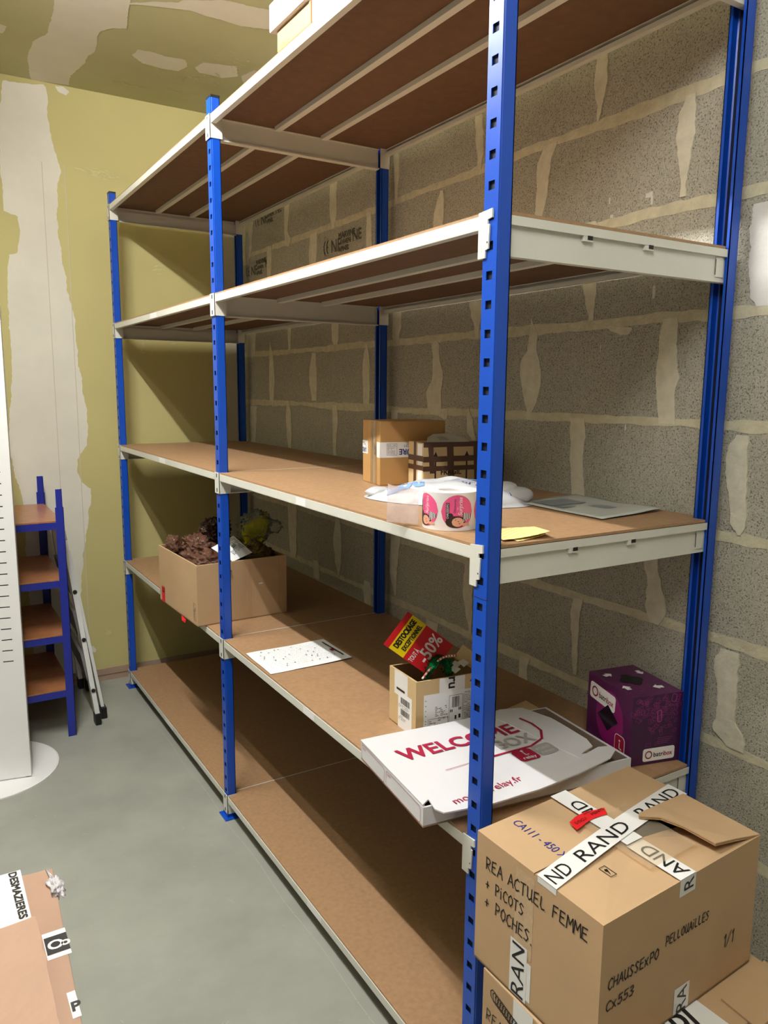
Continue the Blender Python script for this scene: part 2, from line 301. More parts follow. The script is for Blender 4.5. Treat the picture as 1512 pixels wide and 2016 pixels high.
def carton(mb,c4,z0,z1,m,th=.004,top=False,min_=None,bottom=True):
    # open-topped or closed shell; c4 = four (x,y) corners, counter-clockwise seen from above
    if top: mb.prism(c4,z0,z1,m,bev=.0025); return
    P=[Vector((x,y)) for x,y in c4]; cen=sum(P,Vector((0,0)))/4
    I=[cen+(q-cen)*(1-2*th/((q-cen).length)) for q in P]
    for i in range(4):
        j=(i+1)%4
        mb.prism([tuple(P[i]),tuple(P[j]),tuple(I[j]),tuple(I[i])],z0,z1,m)
        a,b=I[i],I[j]
        mb.face([(a.x,a.y,z0+th),(b.x,b.y,z0+th),(b.x,b.y,z1-.0005),(a.x,a.y,z1-.0005)],min_ or m)
    if bottom: mb.prism([tuple(q) for q in P],z0,z0+th,min_ or m)
def barcode(mb,F,a0,b0,a1,b1,m,seed=3,vert=False):
    rnd=random.Random(seed); x=a0
    lim=a1 if not vert else b1; x=a0 if not vert else b0
    while x<lim:
        w_=rnd.choice((.0005,.0009,.0014))
        if vert: rect(mb,F,a0,x,a1,min(x+w_,lim),m,off=.0008)
        else: rect(mb,F,x,b0,min(x+w_,lim),b1,m,off=.0008)
        x+=w_+rnd.choice((.0005,.0009,.0013))
def lines(mb,F,a0,b0,a1,b1,n,m,seed=5,th=.35,fill=.8,off=.0008):
    # small unreadable print, as short dashes
    rnd=random.Random(seed); s_=(b1-b0)/n
    for i in range(n):
        y=b0+s_*(i+.3); x=a0; e=a0+(a1-a0)*rnd.uniform(.6,1)
        while x<e:
            w_=rnd.uniform(.5,2)*s_
            if rnd.random()<fill: rect(mb,F,x,y,min(x+w_,e),y+s_*th,m,off=off)
            x+=w_+s_*.3
# ================================================================ the room
XW,YB,ZC=.695,3.04,2.955
KW=(XW+.8845)/(.709+.8845)     # the outlines were measured for a wall 14 mm further off
def onwall(y,z): return -1.1007+(y+1.1007)*KW,1.5536+(z-1.5536)*KW
XL,YF=-1.95,-3.0
T=[0,.088,.678,1.267,1.859,2.409]      # shelf levels 1..5
def struct(mb,name,parent=None,smooth=False):
    o=mb.build(name,parent,smooth)
    if parent is None: o['kind']='structure'
    return o
b=MB(); b.box((XL-.1,YF-.1,-.1),(XW+.2,YB+.1,0),FLOOR); floor=struct(b,'floor')
b=MB(); CH=mat('chalky floor mark','#a9aba3',.7)
for i in range(40):
    y0=2.3-i*.055; b.face([(-.014+.004*math.sin(i*.7),y0-.05,.0004),(-.0118+.004*math.sin(i*.7),y0-.05,.0004),(-.0118+.004*math.sin(i*.7-.7),y0,.0004),(-.014+.004*math.sin(i*.7-.7),y0,.0004)],CH)
rnd=random.Random(6)
for i in range(60):
    x,y=rnd.uniform(-.6,-.05),rnd.uniform(.2,2.6); a=rnd.uniform(0,3); l=rnd.uniform(.001,.006)*(3 if i%7==0 else 1); t=.0009
    c_,s_=math.cos(a),math.sin(a); b.face([(x-c_*l+s_*t,y-s_*l-c_*t,.0004),(x+c_*l+s_*t,y+s_*l-c_*t,.0004),(x+c_*l-s_*t,y+s_*l+c_*t,.0004),(x-c_*l-s_*t,y-s_*l+c_*t,.0004)],CH)
b.build('floor_scuff',floor)
b=MB(); b.box((XL-.1,YF-.1,ZC),(XW+.2,YB+.1,ZC+.1),CEILM); ceiling=struct(b,'ceiling')
BLOCKM=mat_block()
b=MB(); b.box((XW,YF-.1,0),(XW+.2,YB+.1,ZC),BLOCKM); wall_right=struct(b,'wall_right')
b=MB(); b.box((XL,YB,0),(XW,YB+.1,ZC),GREEN); wall_back=struct(b,'wall_back')
b=MB(); b.box((XL-.1,YF,0),(XL,YB,ZC),WALLW); struct(b,'wall_left')
b=MB(); b.box((XL-.1,YF-.1,0),(XW,YF,ZC),WALLW); struct(b,'wall_front')
SK=mat('bare strip at wall foot','#a58c78',.85,var=.08,scale=9)
b=MB(); b.box((XL,YB-.008,0),(XW,YB,.066),SK); b.box((XL,YB-.010,.030),(XW,YB-.008,.033),mat('strip seam','#7d6150',.9)); struct(b,'baseboard_back')
# horizontal mortar beds of the block wall, ragged strips
rnd=random.Random(2)
b=MB()
for k,z in enumerate((.22,.47,.72,.974,1.222,1.477,1.728,1.983,2.237,2.49,2.745)):
    z=onwall(0,z)[1]; lo=[];hi=[]; y=-1.0
    while y<=YB:
        nz=noise.noise(Vector((y*3,k*5.3,0)))*.006; n2=noise.noise(Vector((y*22,k*3.1,2)))*.005; n3=noise.noise(Vector((y*22,k*3.1,9)))*.005
        w_=.0125+noise.noise(Vector((y*2,k,7)))*.007
        lo.append((y,z+nz-w_+n2)); hi.append((y,z+nz+w_+n3)); y+=.012
    poly=lo+hi[::-1]
    n_=len(lo)
    for i in range(n_-1):
        b.face([(XW-.0012,lo[i][0],lo[i][1]),(XW-.0012,hi[i][0],hi[i][1]),(XW-.0012,hi[i+1][0],hi[i+1][1]),(XW-.0012,lo[i+1][0],lo[i+1][1])],MORT)
        for q in (lo,hi): b.face([(XW-.0012,q[i][0],q[i][1]),(XW-.0012,q[i+1][0],q[i+1][1]),(XW+.001,q[i+1][0],q[i+1][1]),(XW+.001,q[i][0],q[i][1])],MORT)
b.build('mortar_bed',wall_right)
def ragged(poly,x,m,seed,step=.006,amp=.0035,parent=wall_right,name='mortar_smear',th=.0022):
    q=jag(poly,step,amp,seed); mb=MB(); bm=bmesh.new()
    vs=[bm.verts.new((x,c.x,c.y)) for c in q]; f=bm.faces.new(vs); bm.normal_update()
    if f.normal.x>0: f.normal_flip()
    r=bmesh.ops.extrude_face_region(bm,geom=[f])
    for v in [g for g in r['geom'] if isinstance(g,bmesh.types.BMVert)]: v.co.x-=th
    bmesh.ops.recalc_face_normals(bm,faces=bm.faces); bmesh.ops.triangulate(bm,faces=bm.faces)
    mb.bm(bm,m); return mb
def smear(rows,x,m,seed,amp=.004,th=.002,open_right=0):
    rows=sorted(rows,key=lambda t:-t[1]); pts=[]
    z0,z1=rows[0][1],rows[-1][1]; n=max(3,int((z0-z1)/.004)); L=[];R=[]
    for i in range(n+1):
        z=z0+(z1-z0)*i/n
        for j in range(len(rows)-1):
            if rows[j][1]>=z-1e-9>=rows[j+1][1]-2e-9: break
        a,c=rows[j],rows[j+1]; t=(a[1]-z)/max(1e-6,a[1]-c[1]); t=min(1,max(0,t)); t=t*t*(3-2*t)
        y=a[0]+(c[0]-a[0])*t; w_=a[2]+(c[2]-a[2])*t
        e=lambda s: noise.noise(Vector((z*14,seed*3.7,s)))*1.0+noise.noise(Vector((z*55,seed*1.7,s)))*.8+noise.noise(Vector((z*160,seed,s)))*.5
        k=min(1,w_/.02)
        l_,r_=y+max(.0005,w_/2+amp*k*e(1)),y-max(.0005,w_/2+amp*k*e(5))-open_right
        L.append((l_,z)); R.append((r_,z))
    mb=MB(); xf=x-th
    for i in range(n):
        mb.mesh([(xf,*L[i]),(xf,*R[i]),(xf,*R[i+1]),(xf,*L[i+1]),(x+.001,*L[i]),(x+.001,*R[i]),(x+.001,*R[i+1]),(x+.001,*L[i+1])],[(3,2,1,0),(0,4,7,3),(1,2,6,5)],m)
    return mb
b=MB()
for k,s_ in enumerate(SMEARS):
    s_=[(*onwall(y,z),w_*KW) for y,z,w_ in s_]
    mm=smear(s_,XW,MORTL,k,th=.0018+.00006*k); b.mesh(mm.v,mm.f,MORTL)
b.build('mortar_smear',wall_right)
PW=mat('white plaster smear','#dedbd6',.9,var=.05,scale=20,bump=.4,bscale=60)
smear([(*onwall(y,z),w_) for y,z,w_ in PLASTER_W[0]],XW,PW,31,amp=.006,open_right=.14).build('plaster_smear',wall_right)
# splashes of paint
b=MB(); rnd=random.Random(8)
for (y,z,w_,h) in ((.268,2.03,.02,.012),(.258,2.015,.008,.02),(.395,2.04,.006,.016),(.36,2.01,.004,.01),(.175,1.995,.012,.004),(.40,1.665,.003,.02),(.30,1.46,.003,.016),(.235,1.795,.006,.03),(.385,2.0,.01,.006),(2.28,1.62,.004,.012)):
    y,z=onwall(y,z)
    q=jag([(y-w_/2,z-h/2),(y+w_/2,z-h/2),(y+w_/2,z+h/2),(y-w_/2,z+h/2)],.003,.003,int(y*100)); b.face([(XW-.0008,c.x,c.y) for c in q],PW)
b.build('paint_splash',wall_right)
# ink stamps on the blocks (printed upside down on their faces)
b=MB(); ST=mat('faded ink','#5c594b',.9)
for (y,z,h) in ((2.00,2.15,.055),(2.90,2.16,.05),(2.76,2.39,.05)):
    F=frame((XW-.001,y,z-.03),(0,-1,0),(0,0,1)); rs=random.Random(int(y*100))
    outline(b,F,[(.025-.02*math.cos(t),h*.5+h*.5*math.sin(t)) for t in [math.radians(q) for q in range(-70,75,12)]],.005,ST,closed=False)
    outline(b,F,[(.052-.02*math.cos(t),h*.5+h*.5*math.sin(t)) for t in [math.radians(q) for q in range(-70,75,12)]],.005,ST,closed=False); rect(b,F,.034,h*.46,.046,h*.54,ST)
    text(b,F,'NF',.075,.0,h*.9,ST,bold=.002); text(b,F,'MARVINE',.14,.045,h*.42,ST,bold=.0025); text(b,F,'AVI4EN',.15,.02,h*.35,ST,bold=.002); text(b,F,'APINEL',.14,-.006,h*.35,ST,bold=.002); text(b,F,'NE',.26,.02,h*.75,ST,bold=.002)
    for i in range(70): q=rs.uniform(.0,.31),rs.uniform(-.01,h+.02); rect(b,F,q[0],q[1],q[0]+rs.uniform(.001,.008),q[1]+rs.uniform(.001,.004),BLOCKM if i%2 else ST,off=.0012)
b.build('ink_stamp',wall_right)
# joint compound on the green boards
def patch(poly,plane,seed,parent,name='joint_compound',m=PLAS,amp=.007):
    q=jag(poly,.012,amp,seed); bm=bmesh.new()
    vs=[bm.verts.new((c.x,YB-.0006,c.y) if plane=='y' else (c.x,c.y,ZC-.0006)) for c in q]
    f=bm.faces.new(vs); bm.normal_update()
    if plane=='y' and f.normal.y>0: f.normal_flip()
    if plane=='z' and f.normal.z>0: f.normal_flip()
    bmesh.ops.triangulate(bm,faces=bm.faces); mb=MB(); mb.bm(bm,m); return mb.build(name,parent)
for k,q in enumerate(BACK_PATCH[:2]): patch(q,'y',k,wall_back)
for k,q in enumerate(CEIL_PATCH): patch(q,'z',k+10,ceiling)
patch([(BACK_PATCH[3][0][0],BACK_PATCH[3][0][1])]+BACK_PATCH[3][1:],'y',5,wall_back,amp=.002)
CST=mat('grey filler strip','#bdb59c',.8,var=.05,scale=5)
patch([(.585,.0),(.71,.0),(.71,2.95),(.58,2.95)],'y',6,wall_back,m=CST,amp=.002)
b=MB(); JL=mat('compound ridge','#c9c0b0',.8)
for x in (-.265,-.165): b.box((x,YB-.0012,.02),(x+.0035,YB-.0006,2.6),JL)
b.build('tape_ridge',wall_back)
# thin sanded scuffs
b=MB(); SM=mat('scuffed filler','#cdc592',.85,var=.15,scale=40)
def scuff(plane,cx,cy,w_,h,n,seed,ang=0):
    rr=random.Random(seed)
    for i in range(n):
        x=cx+rr.gauss(0,w_/3); y=cy+rr.gauss(0,h/3); l=rr.uniform(.006,.03); t=rr.uniform(.001,.0035); a=math.radians(ang+rr.gauss(0,18))
        c,s2=math.cos(a)*l,math.sin(a)*l; n1,n2=-math.sin(a)*t,math.cos(a)*t
        pts=[(x-c,y-s2),(x-c*.3+n1,y-s2*.3+n2),(x+c*.6+n1*.7,y+s2*.6+n2*.7),(x+c,y+s2),(x+c*.2-n1,y+s2*.2-n2)]
        b.face([(u,YB-.0007-.00004*i,v) if plane=='y' else (u,v,ZC-.0007-.00004*i) for u,v in pts],SM)
scuff('y',-.02,2.58,.16,.035,36,1,3); scuff('y',.33,1.81,.10,.05,16,2); scuff('y',.18,1.80,.06,.10,18,3,60); scuff('y',.28,2.15,.09,.05,10,4,20); scuff('y',.36,1.42,.03,.10,12,5,-60); scuff('y',-.07,.26,.03,.02,7,6)
b.build('sanding_scuff',wall_back)
b=MB()
scuff('z',.33,2.62,.25,.12,40,7,30); scuff('z',.45,2.35,.2,.12,30,8,10); scuff('z',.1,2.85,.12,.06,14,9,20); scuff('z',.35,2.82,.12,.05,14,10,30)
b.build('sanding_scuff',ceiling)
# the lamps, on the ceiling beside the shelving
for (y0,y1,xl,rad) in TUBES:
    lt=thing('ceiling_lamp',(xl,(y0+y1)/2,2.88),'long white tube lamp on the ceiling '+('over the aisle beside the rack' if y0>0 else 'behind the viewer'),'lamp')
    b=MB(); b.box((xl-.045,y0-.02,2.912),(xl+.045,y1+.02,ZC),STAND,bev=.006); b.build('housing',lt)
    em=bpy.data.materials.new('lit tube'); em.use_nodes=True; bs=em.node_tree.nodes['Principled BSDF']; bs.inputs['Emission Color'].default_value=(1,.985,.955,1); bs.inputs['Emission Strength'].default_value=rad; bs.inputs['Base Color'].default_value=(.8,.8,.8,1)
    b=MB(); b.tube([(xl,y0,2.893),(xl,y1,2.893)],.013,em,n=12); b.build('glass_tube',lt,smooth=False)
    b=MB()
    for yy in (y0-.012,y1+.012): b=MB(); b.box((xl-.014,yy-.012,2.878),(xl+.014,yy+.012,2.913),STAND,bev=.002); b.build('socket',lt)
# ================================================================ the rack
rack=thing('shelving_rack',(D/2,(L1+L2)/2,0),'tall two-bay rack of blue posts, pale beams and brown boards along the block wall','shelving rack')
PW_=.038; FL=.030; HS=T[4]-.008
HOLE=mat('post slot shade and seam','#04122e',.7)  # near-black for painted slot shade, also the seam and punched mark
def post(x0,sgn,y,z1,front):
    # C profile: pierced web at x0, flanges running inward (sgn)
    mb=MB(); h=PW_/2; t=.0018; X=lambda d: x0+sgn*d
    hw,hh=.0085,.0075
    ks=range(-13,43); cur=0
    zs=sorted([HS-(k-6)*.05 for k in ks if .02<HS-(k-6)*.05<z1-.012])
    for z in zs:
        mb.box((X(0),y-h,cur),(X(t),y+h,z-hh),BLUE)
        mb.box((X(0),y-h,z-hh),(X(t),y-hw,z+hh),BLUE); mb.box((X(0),y+hw,z-hh),(X(t),y+h,z+hh),BLUE)
        cur=z+hh
    mb.box((X(0),y-h,cur),(X(t),y+h,z1),BLUE)
    # slightly rounded shoulders: chamfer strip, flanges, inward lips
    for s_ in (-1,1):
        mb.prism([(X(0),y+s_*(h-.004)),(X(.004),y+s_*(h+.0012)),(X(FL),y+s_*(h+.0012)),(X(FL),y+s_*(h-.0006)),(X(.004),y+s_*(h-.0006)),(X(t),y+s_*(h-.005))],0,z1,BLUE)
        mb.box((X(FL-.002),y+s_*(h-.007),0),(X(FL),y+s_*(h+.0012),z1),BLUE)
    o=mb.build('upright_post',rack)
    if front:
        c=MB(); c.box((X(.0045),y-.0125,.03),(X(.0060),y+.0125,z1-.01),HOLE); c.build('slot_shade_strip',o)  # dark strip added behind the web, paints the shade in the slots
        c=MB(); c.box((X(-.0005),y-h-.002,z1-.002),(X(FL+.001),y+h+.002,z1+.006),BLACK,bev=.001); c.build('end_cap',o)
    f=MB(); f.box((X(-.018),y-h-.02,0),(X(FL+.012),y+h+.012,.004),BLUE); f.box((X(-.004),y-h-.0035,.004),(X(-.0012),y+h+.0035,.03),BLUE)
    f.build('foot_plate',o)
    return o
posts=[]
for y,z1,fr in ((0,2.464,1),(L1,2.461,1),(L1+L2,2.461,1)):
    posts.append((post(0,1,y,z1,fr),post(D,-1,y,z1,fr)))
b=MB(); b.box((-.0004,-.0192,1.1675),(.031,.0192,1.1685),HOLE); b.build('splice_seam',posts[0][0]); b=MB()
F=frame((-.0002,0,1.19),(0,-1,0),(0,0,1)); b2=b
outline(b,F,[(-.003+.005*math.cos(t),.004+.005*math.sin(t)) for t in [math.radians(a) for a in range(60,300,20)]],.001,HOLE,closed=False)
b.build('punched_mark',posts[0][0])
# beams along the aisle and along the wall, one per bay and level
BT=.006 # top of beam below the level mark
STK=mat('sticker','#f3f1f2',.5); STR=mat('sticker print','#c98d95',.5)
LAB={(5,1):None,(4,0):(.765,.075),(4,1):(2.17,.10),(3,0):(.775,.06),(3,1):(2.115,.09),(2,0):(.735,.07),(1,0):(.71,.09),(1,1):(2.16,.12)}
for lv in range(1,6):
    z=T[lv]
    for bay,(ya,yb) in enumerate(((.0,L1),(L1,L1+L2))):
        a=ya+PW_/2+.001; c=yb-PW_/2-.001
        for sd,xx,sg in (('front_beam',0,1),('rear_beam',D,-1)):
            mb=MB(); X=lambda d: xx+sg*d
            mb.box((X(-.0015),a,z-BT-.021),(X(.0005),c,z-BT+.001),WHT)          # face
            mb.box((X(-.0015),a,z-BT-.022),(X(.016),c,z-BT-.0205),WHT)         # bottom flange
            mb.box((X(.0005),a,z-BT-.002),(X(.014),c,z-BT),WHT)               # ledge
            mb.box((X(.0145),a,z-BT-.0205),(X(.016),c,z-BT-.011),WHT)
            bm_=mb.build(sd,rack)
            if sd=='front_beam' and LAB.get((lv,bay)):
                yc,wl=LAB[(lv,bay)]; s2=MB(); F=frame((-.0017,yc+wl/2,z-BT-.0205),(0,-1,0),(0,0,1))
                rect(s2,F,0,0,wl,.0205,STK,off=.0003)
                if lv==4 and bay==0: rect(s2,F,wl*.42,.005,wl*.46,.0155,STR,off=.0005)
                s2.build('sticker',bm_)
        # two stiffening bars under the board
        for xb in (.222,.392):
            mb=MB(); mb.box((xb-.009,a+.012,z-BT-.012),(xb-.0075,c-.012,z-BT),WHT); mb.box((xb-.009,a+.012,z-BT-.0135),(xb+.012,c-.012,z-BT-.012),WHT); mb.box((xb+.0105,a+.012,z-BT-.012),(xb+.012,c-.012,z-BT),WHT)
            mb.build('support_bar',rack)
        # the board
        mb=MB(); o_=.016 if bay==0 else .004
        y0=ya-.014 if bay==0 else ya+.0035; y1=yb-.0035 if bay==0 else yb+.014
        hp=PW_/2+.004; xp=FL+.004
        e0,e1=(y0<ya),(y1>yb)
        poly=[(.0006,ya+hp),(xp,ya+hp),(xp,y0),(D-xp,y0),(D-xp,ya+hp),(D-.0006,ya+hp),(D-.0006,yb-hp),(D-xp,yb-hp),(D-xp,y1),(xp,y1),(xp,yb-hp),(.0006,yb-hp)]
        mb.prism(poly,z-BT+.0012,z+.0005,MDF)
        # underside skin: same board, the shade below it put into a darker colour
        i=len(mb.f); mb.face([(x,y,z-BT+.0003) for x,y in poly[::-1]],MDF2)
        mb.build('shelf_board',rack)
    # cross beams at both ends and between the bays
    for iy,(y,face) in enumerate(((0,-1),(L1,0),(L1+L2,1))):
        mb=MB(); xa,xb=.004,D-.004
        if face==0:
            mb.box((xa+FL,y-.002,z-BT-.064),(xb-FL,y+.002,z+.0006),WHT); mb.box((xa+FL,y-.012,z-BT-.068),(xb-FL,y+.012,z-BT-.064),WHT)
            mb.box((xa+FL,y-.012,z-BT-.002),(xb-FL,y+.012,z-BT),WHT)
        else:
            yo=y+face*.017; yi=y+face*.010
            mb.box((xa+.006,yo,z-BT-.014),(xb-.006,yo-face*.0018,z-BT),WHT)                 # lip
            mb.box((xa+.006,yi,z-BT-.0158),(xb-.006,yo,z-BT-.014),WHT); 
            mb.box((xa+.004,yi,z-BT-.066),(xb-.004,yi-face*.0018,z-BT-.014),WHT)              # web
            mb.box((xa+.004,yi,z-BT-.068),(xb-.004,yi-face*.016,z-BT-.066),WHT)
            mb.box((xa+FL,yi,z-BT-.002),(xb-FL,yo-face*.004,z-BT),WHT)
        o=mb.build('cross_beam',rack)
        if face==-1:
            s2=MB()
            for xh in (.222,.390):
                s2=MB(); s2.box((xh-.014,yi-.0065,z-BT-.0255),(xh+.010,yi+.0002,z-BT-.0145),WHT); s2.box((xh-.004,yi-.0072,z-BT-.0225),(xh+.009,yi-.0064,z-BT-.0150),BLACK); s2.build('bar_hook',o)
            s2=MB()
            # hook plate at the wall end
            s2.box((D-.06,yi-.0022,z-BT-.058),(D-.034,yi,z-BT-.018),WHT); s2.box((D-.0605,yi-.0026,z-BT-.054),(D-.0595,yi-.0004,z-BT-.022),mat('joint shadow line','#6b6b66',.7))
            s2.build('hook_plate',o)
    # brackets
    for iy,y in enumerate((0,L1,L1+L2)):
        if iy==0:
            h=PW_/2
            for side,(xx,sg) in enumerate(((-.0035,-1),(D+.0005,1))):
                mb=MB(); q=[(-.010,.0),(.027,.003),(.027,-.012),(.0155,-.014),(.0155,-.022),(.0205,-.022),(.0185,-.060),(.0185,-.063),(.010,-.065),(.010,-.078),(-.010,-.078)]
                P=[(xx+.003,h-dy,z+dz) for dy,dz in q]; P2=[(xx,h-dy,z+dz) for dy,dz in q]; k=len(q)
                mb.mesh(P+P2,[tuple(range(k)),tuple(range(2*k-1,k-1,-1))]+[(i,k+i,k+(i+1)%k,(i+1)%k) for i in range(k)],WHT)
                mb.box((xx+.003 if side==0 else xx-.006,h-.027,z-.012),(xx+.006 if side==0 else xx,h-.018,z+.002),WHT)
                if side==0:
                    F=frame((xx,h,z),(0,-1,0),(0,0,1)); disc(mb,F,.0155,-.052,.0014,.0018,BLACK,off=.0004)
                mb.build('hook_bracket',rack)
        else:
            hy=PW_/2+.0035
            for xx,sg in ((0,1),(D,-1)):
                mb=MB(); X=lambda d: xx+sg*d
                mb.box((X(-.0045),y-hy,z-.072),(X(-.0025),y+hy,z),WHT); mb.box((X(-.0045),y-hy,z-.072),(X(.036),y-hy+.0018,z-.0),WHT)
                mb.box((X(-.0045),y+hy-.0018,z-.072),(X(.036),y+hy,z),WHT)
                if sg==1:
                    for kz in (-.010,-.060): mb.box((X(-.0049),y-.004,z+kz-.007),(X(-.0044),y+.004,z+kz+.006),mat('slot seen in sleeve','#27364d',.6))
                mb.build('sleeve_bracket',rack)
# ================================================================ cartons outside the near end of the rack
def lerp(a,b,t): return (a[0]+(b[0]-a[0])*t,a[1]+(b[1]-a[1])*t)
Lc,Nc,Rc,Bc=(-.057,-.084),(-.053,-.382),(.375,-.358),(.373,-.056)
ZT,ZB=.760,.505
CAR=thing('cardboard_carton',(.16,-.22,ZB),'kraft carton with RAND tape and a lifted flap, topmost at the end of the rack','carton')
mb=MB(); carton(mb,[Nc,Rc,Bc,Lc],ZB,ZT-.004,KR,min_=KIN); mb.build('body',CAR)
FT=lambda s,t,h=0: Vector((*lerp(lerp(Lc,Bc,t),lerp(Nc,Rc,t),s),ZT+h))       # s: wall side -> near side, t: aisle -> wall
mb=MB(); mb.slab([FT(.0,0),FT(.497,0),FT(.497,.6,.004),FT(.47,1,.002),FT(0,1)],.004,KR,n=Vector((0,0,1))); mb.build('flap',CAR)
mb=MB(); mb.slab([FT(.503,0),FT(1,0),FT(1,1),FT(.93,1,-.006),FT(.66,.93,-.012),FT(.61,.70,-.010),FT(.60,.56,-.004),FT(.515,.47,-.001)],.004,KR,n=Vector((0,0,1))); mb.build('flap',CAR)
# the lifted end flap, two corrugated sheets
mb=MB(); a=[FT(.456,1.0,.003),FT(.466,.80,.009),FT(.474,.655,.012),FT(.50,.635,.013),FT(.60,.69,.018),FT(.747,.712,.020),FT(.945,.728,.016),FT(.965,.86,.009),FT(.995,1.0,.001)]
mb.slab(a,.0025,KR,n=Vector((0,0,1))); mb.slab([q-Vector((0,0,.0035)) for q in a],.0022,KIN,n=Vector((0,0,1)))
mb.build('lifted_flap',CAR)
FL_=frame((Lc[0],Lc[1],ZT),(Nc[0]-Lc[0],Nc[1]-Lc[1],0),(0,0,1))       # aisle face, b measured down as negative
FN=frame((Nc[0],Nc[1],ZT),(Rc[0]-Nc[0],Rc[1]-Nc[1],0),(0,0,1))       # near face
LL=math.dist(Lc,Nc); LN=math.dist(Nc,Rc)
mapT=lambda a,b,h=0: FT(1-b/LL,a/LN,h+.0003)      # a along the near edge, b towards the wall side, in metres
# tapes
mb=MB()
def tape_strip(F,pts,wd,m,off=.0006): outline(mb,F,pts,wd,m,off=off,closed=False)
def FTp(off):
    return lambda a,b,h=0: FT(.672-.2*a/LN-b/LL,a/LN,h+off+.005*math.sin(min(1,max(0,a/LN))*math.pi))
rect(mb,FTp(.001),-.001,0,.435,.0445,TAPE,off=.001,n=16)
rect(mb,mapT,.190,.150,.233,.299,TAPE,off=.0052,n=1); rect(mb,mapT,.190,-.0,.233,.112,TAPE,off=.0012); rect(mb,mapT,.190,.11,.233,.152,TAPE,off=.0049)
rect(mb,FN,.190,-.030,.233,.001,TAPE); rect(mb,FL_,.157,-.010,.200,.0005,TAPE,off=.0005)
rect(mb,FL_,.098,-.252,.140,-.148,TAPE,off=.0008,n=1); rect(mb,FL_,.112,-.244,.150,-.172,TAPE,off=.0005)
rect(mb,FN,.196,-.252,.238,-.203,TAPE,off=.0006)
def rt_(F,a,b,deg): return rot2(F,a,b,deg)
text(mb,FTp(.001),'ND',.006,.007,.029,INK,off=.0016,width=.052); text(mb,FTp(.001),'RAND',.088,.007,.029,INK,off=.0016,width=.150); text(mb,FTp(.001),'RAND',.285,.007,.029,INK,off=.0016,width=.140)
text(mb,rot2(mapT,.227,.006,90),'AND',0,0,.029,INK,off=.0018,width=.088)
text(mb,rot2(mapT,.227,.198,90),'ND',0,0,.029,INK,off=.0058,width=.062)
F=rot2(FN,.227,-.022,90); text(mb,F,'R',.0,.0,.026,INK,off=.0008)
F=rot2(FL_,.134,-.250,90); text(mb,F,'RAN',.0,.0,.031,INK,off=.0012,width=.098)
F=rot2(FN,.230,-.252,90); text(mb,F,'RA',.0,.0,.026,INK,off=.0010,width=.046)
mb.build('printed_tape',CAR)
RED=mat('red label','#e2252b',.35); 
mb=MB()
RL=[(.284,.356),(.262,.41),(.258,.477),(.280,.53),(.293,.575),(.354,.546),(.344,.507),(.338,.46),(.346,.421),(.366,.341)]
mb.slab([FT(s,t,.0075) for s,t in RL],.0006,RED,n=Vector((0,0,1))); 
FR=lambda a,b,h=0: FT(.335-b/LL-.05*a/LN,.36+a/LN,.0078+h)
text(mb,FR,'DOCU',.004,.002,.007,INK,off=.0006,width=.03); text(mb,FR,'MENTS',.052,.004,.007,INK,off=.0006,width=.034); text(mb,FR,'IMPORT',.040,.014,.004,INK,off=.0006)
mb.build('red_label',CAR)
mb=MB()
rect(mb,FL_,.105,-.165,.150,-.012,mat('worn tape over kraft','#c6aa88',.3,var=.06,scale=60,bump=.2,bscale=90),off=.0003)
F=rot2(mapT,.17,.04,0); rect(mb,mapT,.17,.045,.30,.20,CLEART,off=.0035)
mb.build('clear_tape',CAR)
mb=MB()
hand(mb,rot2(FL_,.026,-.060,3),'REA ACTUEL FEMME',0,0,.0225,INK,seed=3,sp=.86,wd=.0024)
hand(mb,rot2(FL_,.028,-.098,3),'+ PICOTS',0,0,.021,INK,seed=4,sp=.8,wd=.0024)
hand(mb,rot2(FL_,.027,-.135,1),'+ POCHES.',0,0,.023,INK,seed=5,sp=.8,wd=.0024)
hand(mb,rot2(FN,.018,-.118,0),'CHAUSSEXPO',0,0,.018,INK,seed=6,sp=.86,wd=.0024)
hand(mb,rot2(FN,.016,-.155,0),'CX553',0,0,.017,INK,seed=7,sp=1.0,wd=.0024)
hand(mb,rot2(FN,.160,-.105,0),'PELLOUAILLES',0,0,.0165,INK,seed=8,sp=.78,wd=.0022)
hand(mb,rot2(FN,.335,-.185,0),'1/1',0,0,.024,INK,seed=9,sp=.8,wd=.0020)
F=lambda a,b,h=0: FT(.06+a/LL,.16+b/LN,h)
text(mb,F,'CA111 - 450 X',0,0,.0185,BLUEINK,width=.130,off=.0008)
outline(mb,lambda a,b,h=0: FT(.237,.424+a/LN,h),[(0,0),(.113,0)],.0014,mat('cut line','#5a4028',.9),closed=False)
F=lambda a,b,h=0: FT(.675+a/LL,.235+b/LN,h)
outline(mb,F,[(0,0),(.026,0),(.026,.014),(0,.014)],.0012,INK); disc(mb,F,.010,.007,.004,.003,INK); outline(mb,F,[(.008,.010),(.020,.005)],.0018,INK,closed=False)
mb.build('writing',CAR)
# corrugation showing along the seam, creases
mb=MB(); rect(mb,mapT,.0,.1475,.215,.1495,mat('dark seam','#4a3524',.9),off=.0004); 
mb.build('seam',CAR)
